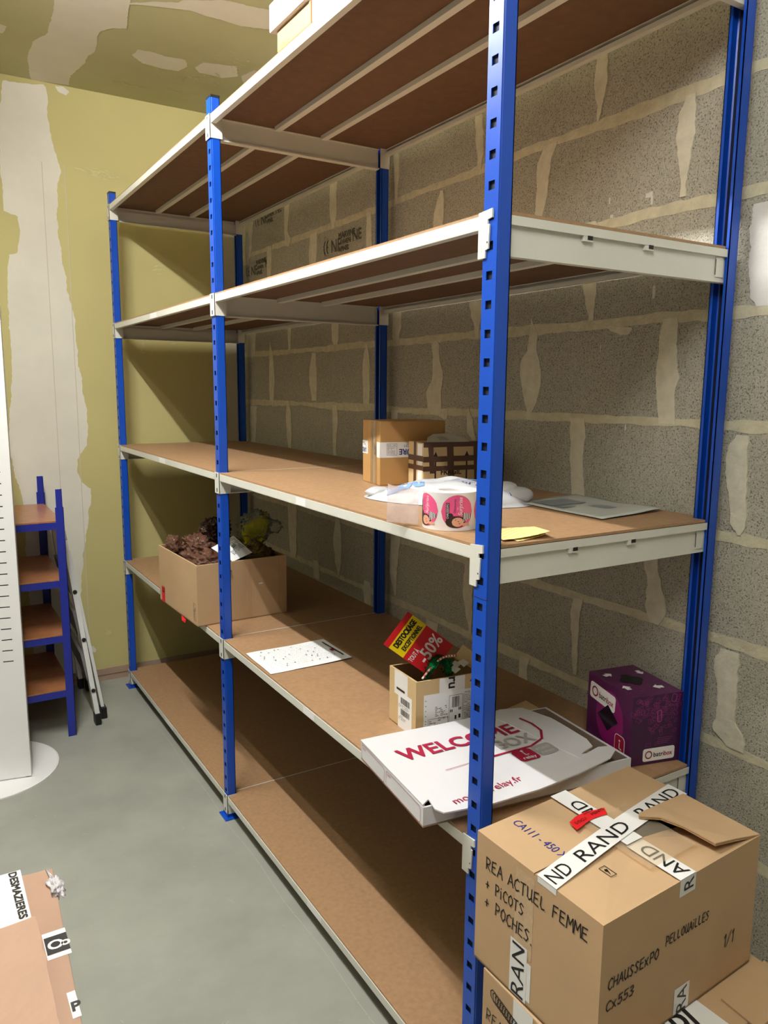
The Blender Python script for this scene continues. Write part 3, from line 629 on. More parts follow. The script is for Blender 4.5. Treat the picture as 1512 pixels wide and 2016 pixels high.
# lower carton
ZL=.502
c4=[(-.060,-.455),(.400,-.435),(.398,-.100),(-.058,-.113)]
CL=thing('cardboard_carton',(.17,-.28,0),'tall kraft carton scribbled in black marker, underneath the carton with the RAND tape','carton')
mb=MB(); carton(mb,c4,0,ZL,KR,top=True); mb.build('body',CL)
F=frame((c4[3][0],c4[3][1],ZL),(c4[0][0]-c4[3][0],c4[0][1]-c4[3][1],0),(0,0,1)); F2=frame((c4[0][0],c4[0][1],ZL),(c4[1][0]-c4[0][0],c4[1][1]-c4[0][1],0),(0,0,1))
mb=MB()
pts=[]; 
for i in range(90): t=i/89; pts.append((.03+.085*t+.010*math.cos(i*.9),-.035-.02*t+.011*math.sin(i*.9)))
outline(mb,F,pts,.0018,INK,closed=False); hand(mb,F,'REA',.012,-.095,.022,INK,wd=.002)
mb.build('writing',CL)
mb=MB(); mb.slab([(.245,-.462,ZL+.004),(.40,-.45,ZL+.004),(.400,-.372,ZL+.004),(.25,-.388,ZL+.004)],.003,KR,n=Vector((0,0,1))); mb.build('flap',CL)
mb=MB(); rect(mb,F,.085,-.40,.135,.0,TAPE); FZ=frame((c4[0][0],c4[0][1],ZL),(1,.04,0),(0,1,0)); rect(mb,FZ,.185,0,.275,.12,TAPE,off=.0018); rect(mb,F2,.185,-.2,.275,.001,TAPE)
text(mb,rot2(FZ,.19,.05,-10),'pi',0,0,.05,INK,off=.0024,bold=.002); text(mb,F2,'pi',.195,-.075,.06,INK,off=.0008,bold=.002)
text(mb,FZ,'C',.355,.085,.014,INK,off=.004)
mb.build('printed_tape',CL)
# ================================================================ cartons at lower left
ZF=.500
FG=thing('cardboard_carton',(-.95,.3,0),'pinkish kraft carton with DESMAZIERES tape at lower left, partly under a loose sheet','carton')
c4=[(-1.16,-.15),(-.728,-.12),(-.690,.612),(-1.14,.645)]
mb=MB(); carton(mb,c4,0,ZF,KR3,top=True); mb.build('body',FG)
FZ=frame((0,0,ZF),(1,0,0),(0,1,0))
mb=MB(); rect(mb,FZ,-.98,.20,-.752,.640,TAPE,off=.0010); 
rect(mb,FZ,-.742,.315,-.700,.395,TAPE,off=.0006); rect(mb,FZ,-.7405,.328,-.7,.380,INK,off=.0012)
rect(mb,FZ,-.80,.405,-.755,.425,INK,off=.0016)
rect(mb,FZ,-.726,.15,-.712,.215,TAPE,off=.0006)
text(mb,rot2(FZ,-.777,.655,-89),'DESMAZIERES',.018,.0,.0150,INK,width=.172,bold=.0018,off=.0016)
text(mb,FZ,'O',-.737,.340,.025,TAPE,off=.0016,bold=.0015); text(mb,FZ,'o',-.714,.342,.022,TAPE,off=.0016,bold=.0015); text(mb,FZ,'P',-.724,.165,.022,INK,off=.0012,bold=.002)
mb.build('printed_tape',FG)
CRM=mat_clear('crumpled film','#f0edf4',.55,.2,.9,30)
def blob(mb,c,r,m,amp=.3,fr=6,seed=0,sub=4,flat=None):
    bm=bmesh.new(); bmesh.ops.create_icosphere(bm,subdivisions=sub,radius=1)
    for v in bm.verts:
        d=v.co.normalized(); n_=noise.noise(d*fr+Vector((seed,0,0)))+.5*noise.noise(d*fr*2.3+Vector((0,seed,0)))
        rg=1-abs(noise.noise(d*fr*1.3+Vector((seed*3,1,2))))*2
        q=d*(1+amp*n_+amp*.35*rg); v.co=Vector((q.x*r[0]+c[0],q.y*r[1]+c[1],q.z*r[2]+c[2]))
        if flat is not None and v.co.z<flat: v.co.z=flat+.0005*d.x
    mb.bm(bm,m)
mb=MB(); blob(mb,(-.694,.535,ZF+.002),(.012,.030,.010),CRM,.7,2.4,4,4)
mb.slab([(-.705,.61,ZF+.004),(-.694,.60,ZF-.004),(-.689,.55,ZF+.002),(-.70,.56,ZF+.004)],.001,CRM); mb.build('torn_film',FG,smooth=True)
# loose sheet of cardboard lying over it
mb=MB()
N_=14; g=[]
def sheet(A,B,C,Dd,nu,nv,zf,th,m,wob=.0,seed=0,edge=0):
    # bilinear sheet between four (x,y) corners with a height function, solid
    up_=[];dn=[]
    for j in range(nv+1):
        for i in range(nu+1):
            u,v=i/nu,j/nv; q=lerp(lerp(A,B,u),lerp(Dd,C,u),v); x,y=q
            if edge and (i in(0,nu) or j in(0,nv)): x+=edge*noise.noise(Vector((x*40,y*40,seed))); y+=edge*noise.noise(Vector((y*40,x*40,seed+5)))
            z=zf(u,v)+wob*noise.noise(Vector((x*9,y*9,seed)))
            up_.append((x,y,z)); dn.append((x,y,z-th))
    k=len(up_); W_=nu+1; fs=[];
    for j in range(nv):
        for i in range(nu):
            a=j*W_+i; fs.append((a,a+1,a+1+W_,a+W_)); fs.append((k+a,k+a+W_,k+a+1+W_,k+a+1))
    for i in range(nu): fs.append((i,k+i,k+i+1,i+1)); a=nv*W_+i; fs.append((a,a+1,k+a+1,k+a))
    for j in range(nv): a=j*W_; fs.append((a,a+W_,k+a+W_,k+a)); a=j*W_+nu; fs.append((a,k+a,k+a+W_,a+W_))
    mb.mesh(up_+dn,fs,m)
sheet((-1.14,-.10),(-.752,-.075),(-.748,.418),(-1.12,.41),18,18,lambda u,v: ZF+.020+.004*math.sin(u*9)+.010*u*v,.0035,mat('pale pink kraft','#b4937d',.75,var=.04,scale=5,bump=.25,bscale=9),wob=.012,seed=3,edge=.006)
LS=mb.build('cardboard_sheet',None,smooth=False); tag(LS,'creased loose sheet of pinkish cardboard lying on the lower left carton','cardboard sheet')
# ================================================================ level 2, far bay: carton of bags
Z2=T[2]+.001
cA=[(-.034,1.600),(.329,1.614),(.315,2.063),(-.049,2.049)]
CB=thing('open_carton',(.14,1.83,Z2),'open kraft carton full of brown plastic bags, behind the middle post','carton')
mb=MB(); carton(mb,cA,Z2,.910,KR,min_=KIN); mb.build('body',CB)
F=frame((*cA[3],Z2),(cA[0][0]-cA[3][0],cA[0][1]-cA[3][1],0),(0,0,1)); F2=frame((*cA[0],Z2),(cA[1][0]-cA[0][0],cA[1][1]-cA[0][1],0),(0,0,1))
mb=MB(); rect(mb,F,.026,0.0,.066,.065,RED); rect(mb,F,.034,.042,.060,.047,INK,off=.0006); rect(mb,F,.055,.047,.060,.062,INK,off=.0006); rect(mb,F,.034,.045,.038,.058,INK,off=.0006)
mb.slab([F(.27,-.0,.001),F(.33,-.002,.004),F(.325,-.016,.006),F(.30,-.012,.010)],.001,RED); mb.build('red_tape',CB)
mb=MB(); outline(mb,F,[(.408,.018),(.434,.018),(.434,.082),(.408,.082)],.0012,mat('brown print','#5b4530',.8)); lines(mb,rot2(F,.432,.02,90),0,.0,.06,.024,3,MATS['brown print'],fill=.7)
for a in (.105,.205,.212,.33): rect(mb,F2,a,0,a+.0015,.229,mat('board crease','#b39068',.8),off=.0003)
rect(mb,F2,.245,.13,.262,.135,TAPE,off=.0004); mb.build('print',CB)
BP=mat_clear('brown film','#6d4b3c',.62,.18,1.0,28); BP2=mat_clear('olive film','#6b5a2c',.66,.15,1.0,30)
def crumple(mb,c,r,m,seed,sub=5,a1=.22,a2=.13,twist=None):
    bm=bmesh.new(); bmesh.ops.create_icosphere(bm,subdivisions=sub,radius=1)
    for v in bm.verts:
        d=v.co.normalized(); s0=Vector((seed*1.3,seed*.7,seed))
        lo_=noise.noise(d*1.6+s0); w1=d*2.6+s0+Vector((noise.noise(d*3+s0),noise.noise(d*3-s0),0))*.8
        fold=1-abs(noise.noise(w1))*2.4; fold2=1-abs(noise.noise(w1*2.1))*2.4
        q=d*(1+a1*lo_+a2*max(0,fold)**2+a2*.35*max(0,fold2)**2-.05)
        v.co=Vector((q.x*r[0]+c[0],q.y*r[1]+c[1],q.z*r[2]+c[2]))
    mb.bm(bm,m)
mb=MB(); crumple(mb,(.085,1.83,.875),(.095,.18,.050),BP,5,a1=.3,a2=.30); crumple(mb,(-.004,1.985,.910),(.026,.036,.042),BP,9,4,a2=.35); crumple(mb,(.055,1.87,.925),(.040,.085,.036),BP,12,5,a1=.4,a2=.4); bg=mb.build('plastic_bag',None,smooth=True)
tag(bg,'crumpled brown plastic bag at the left of the open carton','bag')
mb=MB(); crumple(mb,(.165,1.975,.960),(.055,.050,.050),mat_clear('dark brown film','#3a241c',.8,.2,1,25),23,a1=.4,a2=.4); bg=mb.build('plastic_bag',None,smooth=True)
tag(bg,'dark brown plastic bag rising behind the white delivery note in the open carton','bag')
mb=MB(); crumple(mb,(.238,1.722,.885),(.066,.075,.060),BP2,33,a1=.25,a2=.25); bg=mb.build('plastic_bag',None,smooth=True)
tag(bg,'olive brown film bag in front of the yellow duster in the open carton','bag')
CF=mat_clear('clear film','#dfe6e2',.03,.08,.7,14)
YEL=mat('yellow bristle','#fff01a',.6,var=.12,scale=60)
fl=thing('yellow_duster',(.29,1.86,.86),'bright yellow duster wrapped in clear film, sticking out of the open carton','duster')
mb=MB(); rnd=random.Random(4)
for i in range(420):
    a=rnd.uniform(-1,1); d=rnd.uniform(-.6,.6); h=.115+rnd.uniform(-.045,.01)+.030*a
    b0=Vector((.285+.030*a,1.855+.02*d,.915)); tp=Vector((.305+.055*a,1.865+.03*d,.925+h*.85))
    mid=(b0+tp)/2+Vector((.004*a,.004*d,0)); w_=.0017
    mb.mesh([b0+V(-w_,0,0),b0+V(w_,0,0),mid+V(w_,0,0),mid+V(-w_,0,0),tp,b0+V(0,w_,0),mid+V(0,w_,0)],[(0,1,2,3),(3,2,4),(1,5,6,2),(2,6,4),(5,0,3,6),(6,3,4)],YEL)
mb.build('bristles',fl)
mb=MB(); crumple(mb,(.298,1.862,.985),(.066,.033,.062),CF,41,5,.22,.30); mb.build('clear_wrapping',fl,smooth=True)
mb=MB(); crumple(mb,(.385,1.862,.978),(.030,.022,.026),CF,43,4,.25,.3); mb.build('clear_wrapping',fl,smooth=True)
# delivery note
nt_=thing('delivery_note',(.11,1.66,.90),'white delivery note with a small barcode leaning on the bags in the open carton','note')
A,B,C_,D_=V(.054,1.69,.952),V(.155,1.72,.985),V(.205,1.655,.925),V(.115,1.625,.905)
mb=MB(); mb.slab([A,D_,C_,B],.0006,PAPER); mb.build('sheet',nt_)
F=frame(A,D_-A,B-A); LU=(D_-A).length; LV=(B-A).length
mb=MB(); lines(mb,F,.012,LV-.04,LU-.02,LV-.012,4,mat('grey print','#8a8a8a',.7),fill=.6); lines(mb,F,LU-.035,.03,LU-.008,LV-.02,9,mat('dark print','#3a3a3a',.7),seed=9,fill=.8); barcode(mb,F,LU-.05,LV-.055,LU-.036,LV-.035,INK); mb.build('print',nt_)
# paper on the near bay
PS=[(.007,1.227),(.007,1.020),(.292,1.017),(.300,1.239)]
pp=thing('printed_sheet',(.15,1.13,Z2),'white printed sheet with a black bar lying on the second level, near bay','sheet of paper')
mb=MB(); sheet((.007,1.020),(.292,1.017),(.300,1.239),(.007,1.227),16,12,lambda u,v: Z2+.0022+.005*(u**3)*(1-v)+.003*v*(1-u),.0006,PAPER,wob=.002,seed=2); mb.build('sheet',pp)
mb=MB(); F=lambda a,b,h=0: V(.007+a,1.02+b,Z2+.0048+.005*((a/.29)**3)*(1-b/.21)+.003*b/.21*(1-a/.29)+h)
F_=F; DP=mat('document print','#55576a',.7)
rnd=random.Random(5)
for j in range(11):
    y=.035+j*.015
    for i in range(34):
        x=.022+i*.0068
        if rnd.random()<.72:
            big=rnd.random()<.06; rect(mb,F,x,y,x+(.0048 if big else rnd.uniform(.001,.004)),y+(.004 if big else .0013),INK if big else DP,off=0)
rect(mb,F,.268,.03,.273,.185,INK,off=0.0004); rect(mb,F,.256,.085,.270,.105,mat('crimson','#8e2148',.5),off=.0002)
mb.build('print',pp)
# ================================================================ level 3 goods
Z3=T[3]+.001
def quad_box(C,dl,Ll,Rl):
    dl=Vector(dl).normalized(); dr=Vector((dl.y,-dl.x)); C=Vector(C)
    return [tuple(C),tuple(C+dr*Rl),tuple(C+dr*Rl+dl*Ll),tuple(C+dl*Ll)]
qa=quad_box((.295,.855),(.156,.988),.141,.215)
BA=thing('closed_carton',(.41,.91,Z3),'golden kraft carton with a white and blue label across its front, on the third level','carton')
mb=MB(); carton(mb,qa,Z3,1.459,KRA,top=True); mb.build('body',BA)
F=frame((*qa[0],Z3),(qa[1][0]-qa[0][0],qa[1][1]-qa[0][1],0),(0,0,1)); F2=frame((*qa[3],Z3),(qa[0][0]-qa[3][0],qa[0][1]-qa[3][1],0),(0,0,1))
NAV=mat('navy print','#27337a',.6); GRP=MATS['grey print']
mb=MB(); rect(mb,F,-.0,.083,.20,.129,TAPE); rect(mb,F2,.112,.083,.1415,.129,TAPE); rect(mb,F2,-.0005,.088,.045,.128,TAPE)
text(mb,rot2(F,.125,.110,180),'URE',-.0,.0,.017,NAV,off=.0008,bold=.0008) if 0 else text(mb,rot2(F,.118,.108,180),'TURE',.0,.0,.016,NAV,off=.0008,bold=.0012)
text(mb,rot2(F,.118,.122,180),'K.COM',.0,.0,.009,GRP,off=.0008); outline(mb,F,[(.022,.09),(.055,.09),(.055,.124),(.022,.124)],.0007,NAV,off=.0008); lines(mb,F,.024,.092,.054,.122,7,GRP,fill=.8)
text(mb,rot2(F2,.034,.106,180),'URE',.0,.0,.013,NAV,off=.0008,bold=.0008); lines(mb,F2,.004,.108,.035,.124,3,NAV,fill=.6)
mb.build('label',BA)
mb=MB(); rect(mb,F2,.066,0,.118,.192,mat_clear('glossy tape','#c9a878',.4,.1,.2,60),off=.0005); lines(mb,rot2(F2,.092,.075,90),0,-.006,.11,.012,2,mat('grey brown print','#6d5b43',.7),fill=.9,th=.6); lines(mb,rot2(F2,.108,.09,90),0,-.003,.05,.010,3,MATS['dark print'],fill=.9,th=.6)
rect(mb,F2,.096,0,.098,.192,TAPE,off=.0009); mb.build('clear_tape',BA)
qb=quad_box((.360,.722),(.10,.99),.092,.205)
BB=thing('closed_carton',(.45,.75,Z3),'pale carton marked FRAGIL and wrapped in brown tape, behind the white bag','carton')
mb=MB(); carton(mb,qb,Z3,1.4015,KR2,top=True); mb.build('body',BB)
F=frame((*qb[0],Z3),(qb[1][0]-qb[0][0],qb[1][1]-qb[0][1],0),(0,0,1)); F2=frame((*qb[3],Z3),(qb[0][0]-qb[3][0],qb[0][1]-qb[3][1],0),(0,0,1)); FZ=frame((*qb[0],1.4015),(qb[1][0]-qb[0][0],qb[1][1]-qb[0][1],0),(0,1,0))
BT_=mat('brown tape','#54392e',.3,var=.1,scale=30,bump=.15)
mb=MB(); H_=.1345
for a0,a1,w0 in ((.018,.033,0),(.080,.100,0),(.170,.188,0)): mb.face([F(a0+.004,.045 if a0<.03 else 0,.0006),F(a1+.006,.045 if a0<.03 else 0,.0006),F(a1-.002,H_,.0006),F(a0-.004,H_,.0006)],BT_)
rect(mb,F,0,H_-.014,.205,H_+.0006,BT_,off=.0008); rect(mb,FZ,0,0,.205,.03,BT_,off=.0006)
rect(mb,F,-.0005,.078,.205,.094,BT_,off=.0010); rect(mb,F,-.0005,.052,.205,.066,BT_,off=.0010); rect(mb,F2,0,.080,.093,.096,BT_,off=.0008); rect(mb,F2,0,.054,.093,.068,BT_,off=.0008)
rect(mb,F2,.034,0,.050,H_,BT_,off=.0006); mb.build('brown_tape',BB)
mb=MB(); text(mb,F,'FRAGIL',.058,.0400,.0150,INK,width=.068,bold=.0012)
for a in (.040,.145):
    rect(mb,F,a-.0025,.0,a+.0025,.085,INK,off=.0004); mb.face([F(a-.008,.092,.0004),F(a+.008,.092,.0004),F(a,.108,.0004)],INK); rect(mb,F,a-.010,.083,a+.010,.087,INK,off=.0004)
rect(mb,F,.04,.0,.15,.022,mat('dull print','#8e7c56',.7),off=.0003); rect(mb,F2,.058,.0,.086,.13,TAPE,off=.0004); mb.build('print',BB)
mb=MB(); z_=1.403; a=[FZ(.012,.004,.003),FZ(.150,-.004,.002),FZ(.155,.03,.010),FZ(.120,.075,.022),FZ(.075,.080,.020),FZ(.04,.05,.012)]
mb.slab(a,.001,mat('grey film label','#c9c6bc',.35,var=.04,scale=30,bump=.6,bscale=60),n=Vector((0,0,1))); mb.build('delivery_pouch',BB)
F3=lambda a_,b_,h=0: a[0].lerp(a[1],a_).lerp(a[5].lerp(a[3],a_),b_)+V(0,0,.0012+h)
mb=MB(); barcode(mb,lambda x,y,h=0: F3(.35+x*8,.15+y*8,h),0,0,.03,.07,GRP,seed=2); mb.build('print',BB)
# clothing bag, white
WP=mat('white soft plastic','#c2c3c6',.35,var=.01,scale=5,bump=.3,bscale=25)
bgw=thing('plastic_bag',(.29,.52,Z3),'white plastic bag with pale blue lettering, lying flat behind the sticker roll','bag')
c0=Vector((.292,.515)); dx=Vector((.62,-.78)).normalized(); dy=Vector((dx.y*-1,dx.x))
if dy.y<0: dy=-dy
LX,LY=.205,.105
def bag_h(u,v):
    r=(abs(u)**2.6+abs(v)**2.6); e=max(0,1-r)**.5
    base=.052*e*(1-.25*u*u)*(1.0 if u>-.3 else max(.45,1+.8*(u+.3)))
    n_=noise.noise(Vector((u*2.2,v*2.5,3)))*.010+abs(noise.noise(Vector((u*4+v*3,v*3,8))))*.008
    return base+(n_)*e
def bag_pt(u,v,off=0):
    q=c0+dx*(u*LX)+dy*(v*LY)
    return V(q.x,q.y,Z3+.001+bag_h(u,v)+off)
mb=MB(); NU,NV=44,26; vs=[];fs=[]
for j in range(NV+1):
    for i in range(NU+1):
        u=-1+2*i/NU; v=-1+2*j/NV; s_=math.sqrt(max(0,1-.5*v*v)); t_=math.sqrt(max(0,1-.5*u*u)); uu,vv=u*s_,v*t_
        k_=1.12; vs.append(bag_pt(uu*k_*.98,vv*k_*.98))
k=len(vs)
for j in range(NV):
    for i in range(NU): a_=j*(NU+1)+i; fs.append((a_,a_+1,a_+NU+2,a_+NU+1))
mb.mesh(vs,fs,WP); vb=[V(q.x,q.y,Z3+.0005) for q in vs]; mb.mesh(vb,[f[::-1] for f in fs],WP)
for (x,y,z,r_) in ((.420,.385,Z3+.020,(.045,.03,.022)),(.405,.41,Z3+.034,(.03,.03,.020)),(.170,.655,Z3+.013,(.035,.03,.014))): blob(mb,(x,y,z),r_,WP,.12,2,7,3,flat=Z3+.0005)
mb.build('bag_body',bgw,smooth=True)
PBL=mat('pale blue print','#7da3dc',.5); 
mb=MB()
def FB(a,b,h=0): return bag_pt(a,b,.0018)
def text_on(mb,fn,t,a,b,w_,hh,m,bold=0,deg=0):
    vs_,fs_,tw=text_data(t); c_,s2=math.cos(math.radians(deg)),math.sin(math.radians(deg))
    for bo in ((0,0),(bold,0),(0,bold),(bold,bold)) if bold else ((0,0),):
        mb.mesh([fn(a+(x/tw*w_)*c_-(y/.69*hh)*s2+bo[0],b+(x/tw*w_)*s2+(y/.69*hh)*c_+bo[1]) for x,y in vs_],fs_,m)
text_on(mb,FB,'Lou',-.66,-.78,.46,.60,PBL,bold=.03,deg=10)
outline(mb,lambda a,b,h=0: FB(a,b),[(.02+.42*(1-math.cos(t))/1,-.32+.42*math.sin(t)) for t in [math.radians(x) for x in range(0,185,12)]],.012,NAV,closed=False)
for yy in (-.12,-.22): outline(mb,lambda a,b,h=0: FB(a,b),[(.08+.07*i,yy+.05*math.sin(i*1.7)) for i in range(11)],.010,NAV,closed=False)
text_on(mb,FB,'bl mm',.25,-.42,.42,.16,NAV)
mb.face([FB(.0,.35),FB(.35,.42),FB(.5,.2),FB(.25,.28)],PBL)
mb.build('print',bgw)
# sticker roll
RX,RY,RR,RH=.0725,.197,.0585,.078
rl_=thing('sticker_roll',(RX,RY,Z3),'roll of round pink stickers showing a woman in a striped top, on the third level','roll of stickers')
RO=mat('backing paper','#eee9e6',.4,var=.02,scale=12); va=math.atan2(-1.1007-RY,-.8845-RX)
mb=MB(); n=72
prof=[(RR,0),(RR,RH),(RR-.001,RH+.0005),(.027,RH+.0005),(.0255,RH-.001),(.0255,0)]
vs=[];fs=[]
for i in range(n):
    t=2*math.pi*i/n
    for r_,z in prof: vs.append((RX+r_*math.cos(t),RY+r_*math.sin(t),Z3+z))
k=len(prof)
for i in range(n):
    for j in range(k): fs.append((i*k+j,((i+1)%n)*k+j,((i+1)%n)*k+(j+1)%k,i*k+(j+1)%k))
mb.mesh(vs,fs,RO); mb.build('roll',rl_,smooth=False)
PK=mat('pink sticker','#ee5d8f',.4); SKIN=mat('printed skin tone','#e3a98c',.5); HAIR=mat('printed dark hair','#33221f',.5); CW=mat('printed white','#f6f2f2',.5)
def FRc(ang0):
    def f(a,b,h=0):
        t=ang0+a/RR; r_=RR+.0004+h; return V(RX+r_*math.cos(t),RY+r_*math.sin(t),Z3+.004+b)
    return f
def strip_disc(mb,F,a,b,ra,rb,m,off,n=18,y0=-1,y1=1,fx=None):
    # a disc cut into upright strips so that it follows the roll
    for i in range(n):
        x0=-1+2*i/n; x1=x0+2/n
        h0=math.sqrt(max(0,1-x0*x0)); h1=math.sqrt(max(0,1-x1*x1))
        mb.face([F(a+x0*ra,b+max(-h0,y0)*rb,off),F(a+x1*ra,b+max(-h1,y0)*rb,off),F(a+x1*ra,b+min(h1,y1)*rb,off),F(a+x0*ra,b+min(h0,y1)*rb,off)],m)
mb=MB()
for ang in (va+.26,va-1.02,va+1.55,va+2.84):
    F=FRc(ang); R_=.034; cb=.036
    strip_disc(mb,F,0,cb,R_,R_,PK,.0001)
    # striped shoulder
    for i in range(9): 
        a0=.011+i*.0021
        rect(mb,F,a0,cb-.022+.001*i,a0+.0021,cb-.002-.0004*i,CW if i%2 else HAIR,off=.0003)
    strip_disc(mb,F,-.004,cb-.021,.021,.0125,HAIR,.0003,y0=-1,y1=.95); strip_disc(mb,F,-.0145,cb-.012,.006,.009,HAIR,.0003)
    strip_disc(mb,F,.0005,cb-.0215,.0125,.0095,SKIN,.0005); rect(mb,F,.010,cb-.029,.026,cb-.0235,SKIN,off=.0005,n=3)
    for ex in (-.0045,.0015): strip_disc(mb,F,ex,cb-.017-.003*(ex>0),.0013,.0008,HAIR,.0007,n=6)
    strip_disc(mb,F,.004,cb-.0245,.0018,.001,RED,.0007,n=6)
    F9=rot2(F,0,0,0)
    # upright lettering reading bottom to top
    def FT9(a0,b0): return lambda a,b,h=0: F(a0-b,b0+a,h)
    rect(mb,F,-.024,cb-.016,-.017,cb+.018,INK,off=.0005); text(mb,FT9(-.0185,cb-.0145),'CHAUSSEXPO',0,0,.0045,CW,width=.031,off=.0008)
    text(mb,FT9(-.004,cb-.002),'D\u00e9couvrez',0,0,.0045,NAV,width=.028,off=.0005); text(mb,FT9(.0005,cb+.004),'une',0,0,.0025,CW,off=.0005); text(mb,FT9(.0095,cb-.008),'Surprise',0,0,.0085,CW,width=.037,off=.0005,shear=.25)
mb.build('pink_sticker',rl_)
TR=mat_clear('translucent backing','#f0e0e0',.50,.25,.35,25)
mb=MB(); A0=FRc(va-1.45)(0,0); 
vs=[];fs=[];nu=18;nv=8
for i in range(nu+1):
    u=i/nu; x=A0.x-.01+(-.078)*u*.55; y=A0.y+.058*u+.0; 
    for j in range(nv+1):
        v=j/nv; ed=.004*noise.noise(Vector((v*6,3,1))) if i==nu else 0
        zz=Z3+.004+v*(RH-.006)-.004*u*math.sin(v*3.1)+(.010*u*(v))+.001
        vs.append((x+ed+.004*math.sin(u*7)*v,y+ed,zz))
for i in range(nu):
    for j in range(nv): a_=i*(nv+1)+j; fs.append((a_,a_+1,a_+nv+2,a_+nv+1))
k=len(vs); mb.mesh(vs,fs,TR); mb.build('loose_end',rl_,smooth=True)
# yellow papers
YP=mat('yellow checked paper','#f0d27a',.6); YW=mat('cream check','#f7eaae',.6)
def ypaper(pts,zo,curl,label):
    y_=thing('note_paper',(.14,.06,Z3),label,'paper','yellow papers behind the near post'); m_=MB(); A,B,C,Dq=pts
    n_=12
    def z(u,v): return Z3+zo+curl*(u**2)*(1-v)+.002*v
    for j in range(n_):
        for i in range(n_):
            q=[lerp(lerp(A,B,uu),lerp(Dq,C,uu),vv) for uu,vv in ((i/n_,j/n_),((i+1)/n_,j/n_),((i+1)/n_,(j+1)/n_),(i/n_,(j+1)/n_))]
            zs=[z(uu,vv) for uu,vv in ((i/n_,j/n_),((i+1)/n_,j/n_),((i+1)/n_,(j+1)/n_),(i/n_,(j+1)/n_))]
            m_.slab([(a[0],a[1],zz) for a,zz in zip(q,zs)],.0005,YP if (i+j)%2 else YW,n=Vector((0,0,1)))
    m_.build('sheet',y_)
ypaper([(.060,.010),(.165,-.006),(.205,.082),(.095,.108)],.004,.010,'upper yellow checked paper lying on the third level behind the near post')
ypaper([(.085,-.004),(.168,.010),(.206,.06),(.100,.09)],.0012,.004,'lower yellow checked paper, mostly under the other, behind the near post')
# plastic pouch
GP=mat('clear plastic sleeve','#c8ccc6',.22,var=.03,scale=14,bump=.3,bscale=18); GD=mat('grey print panel','#858d93',.4)
sl=thing('plastic_sleeve',(.54,.25,Z3),'clear plastic document sleeve with grey print inside, flat on the third level by the wall','sleeve')
mb=MB(); sheet((.416,.094),(.649,.115),(.646,.405),(.426,.397),14,14,lambda u,v: Z3+.004+.006*abs(v-.5)*u,.0012,GP,wob=.003,seed=5); mb.build('sleeve',sl,smooth=True)
FS=lambda a,b,h=0: V(.416+a*.235,.094+b*.30,Z3+.0062+.006*abs(b-.5)*a+h)
mb=MB(); mb.slab([FS(.12,.62),FS(.12,.86),FS(.6,.86),FS(.6,.62)],.0004,GD,n=Vector((0,0,1))); mb.slab([FS(.45,.30),FS(.45,.48),FS(.62,.48),FS(.62,.30)],.0004,GD,n=Vector((0,0,1))); mb.slab([FS(.12,.50),FS(.12,.60),FS(.30,.60),FS(.30,.50)],.0004,GD,n=Vector((0,0,1))); mb.build('grey_print',sl)
# ================================================================ level 2, near bay: small carton with sign
cS=[(.146,.424),(.330,.400),(.345,.530),(.153,.561)]
SCN=thing('open_carton',(.24,.48,Z2),'small open carton with shipping labels holding the red sale sign, on the second level','carton')
mb=MB(); carton(mb,cS,Z2,.829,KR2,min_=KIN,th=.0035); mb.build('body',SCN)
F=frame((*cS[0],Z2),(cS[1][0]-cS[0][0],cS[1][1]-cS[0][1],0),(0,0,1)); F2=frame((*cS[3],Z2),(cS[0][0]-cS[3][0],cS[0][1]-cS[3][1],0),(0,0,1)); HH=.829-Z2
mb=MB(); rect(mb,F,.022,.0,.175,.112,PAPER); outline(mb,F,[(.035,.012),(.092,.012),(.092,.045),(.035,.045)],.0008,INK); lines(mb,F,.038,.015,.09,.042,5,MATS['dark print'],seed=1); lines(mb,F,.055,.05,.092,.078,6,MATS['dark print'],seed=2); 
outline(mb,F,[(.095,.012),(.134,.012),(.134,.10),(.095,.10)],.0008,INK); barcode(mb,F,.103,.067,.124,.096,INK,seed=3); 
for a,b_ in ((.098,.055),(.1025,.055),(.123,.058),(.1275,.058)): rect(mb,F,a,b_,a+.0028,b_+.007,INK,off=.0006)
rect(mb,F,.112,.034,.117,.045,INK,off=.0006); rect(mb,F,.123,.036,.129,.047,INK,off=.0006)
outline(mb,F,[(.137,.03),(.175,.03),(.175,.10),(.137,.10)],.0006,INK); lines(mb,F,.139,.03,.174,.098,14,GRP,seed=4); lines(mb,F,.026,.004,.030,.1,14,GRP,seed=6); text(mb,rot2(F,.092,.047,180),'F-49112',0,0,.006,INK,off=.0008) ; lines(mb,F,.14,.102,.16,.106,1,INK)
rect(mb,F2,.048,.0,.118,.098,PAPER); mb.face([F2(.048,.098,.0004),F2(.118,.082,.0004),F2(.118,.098,.0003)],KR2)
barcode(mb,F2,.062,.068,.108,.085,INK,seed=7); barcode(mb,F2,.062,.038,.108,.054,INK,seed=8); lines(mb,F2,.052,.056,.11,.066,3,GRP,seed=9); lines(mb,F2,.052,.022,.09,.036,3,GRP,seed=10)
mb.build('shipping_label',SCN)
mb=MB(); rect(mb,F,.066,.110,.140,HH,TAPE,off=.0003); rect(mb,F2,.028,.085,.096,HH,TAPE,off=.0003); rect(mb,F2,.040,.100,.082,.106,INK,off=.0008)
text(mb,rot2(F,.110,HH+.0,-90),'ru',0.0,-.018,.026,INK,off=.0006,bold=.0015); mb.face([F(.158,.135,.0004),F(.166,.135,.0004),F(.162,.144,.0004)],NAV); rect(mb,F,.160,.116,.164,.136,NAV,off=.0004); mb.face([F(.154,.130,.0004),F(.170,.130,.0004),F(.162,.142,.0004)],NAV)
mb.build('printed_tape',SCN)
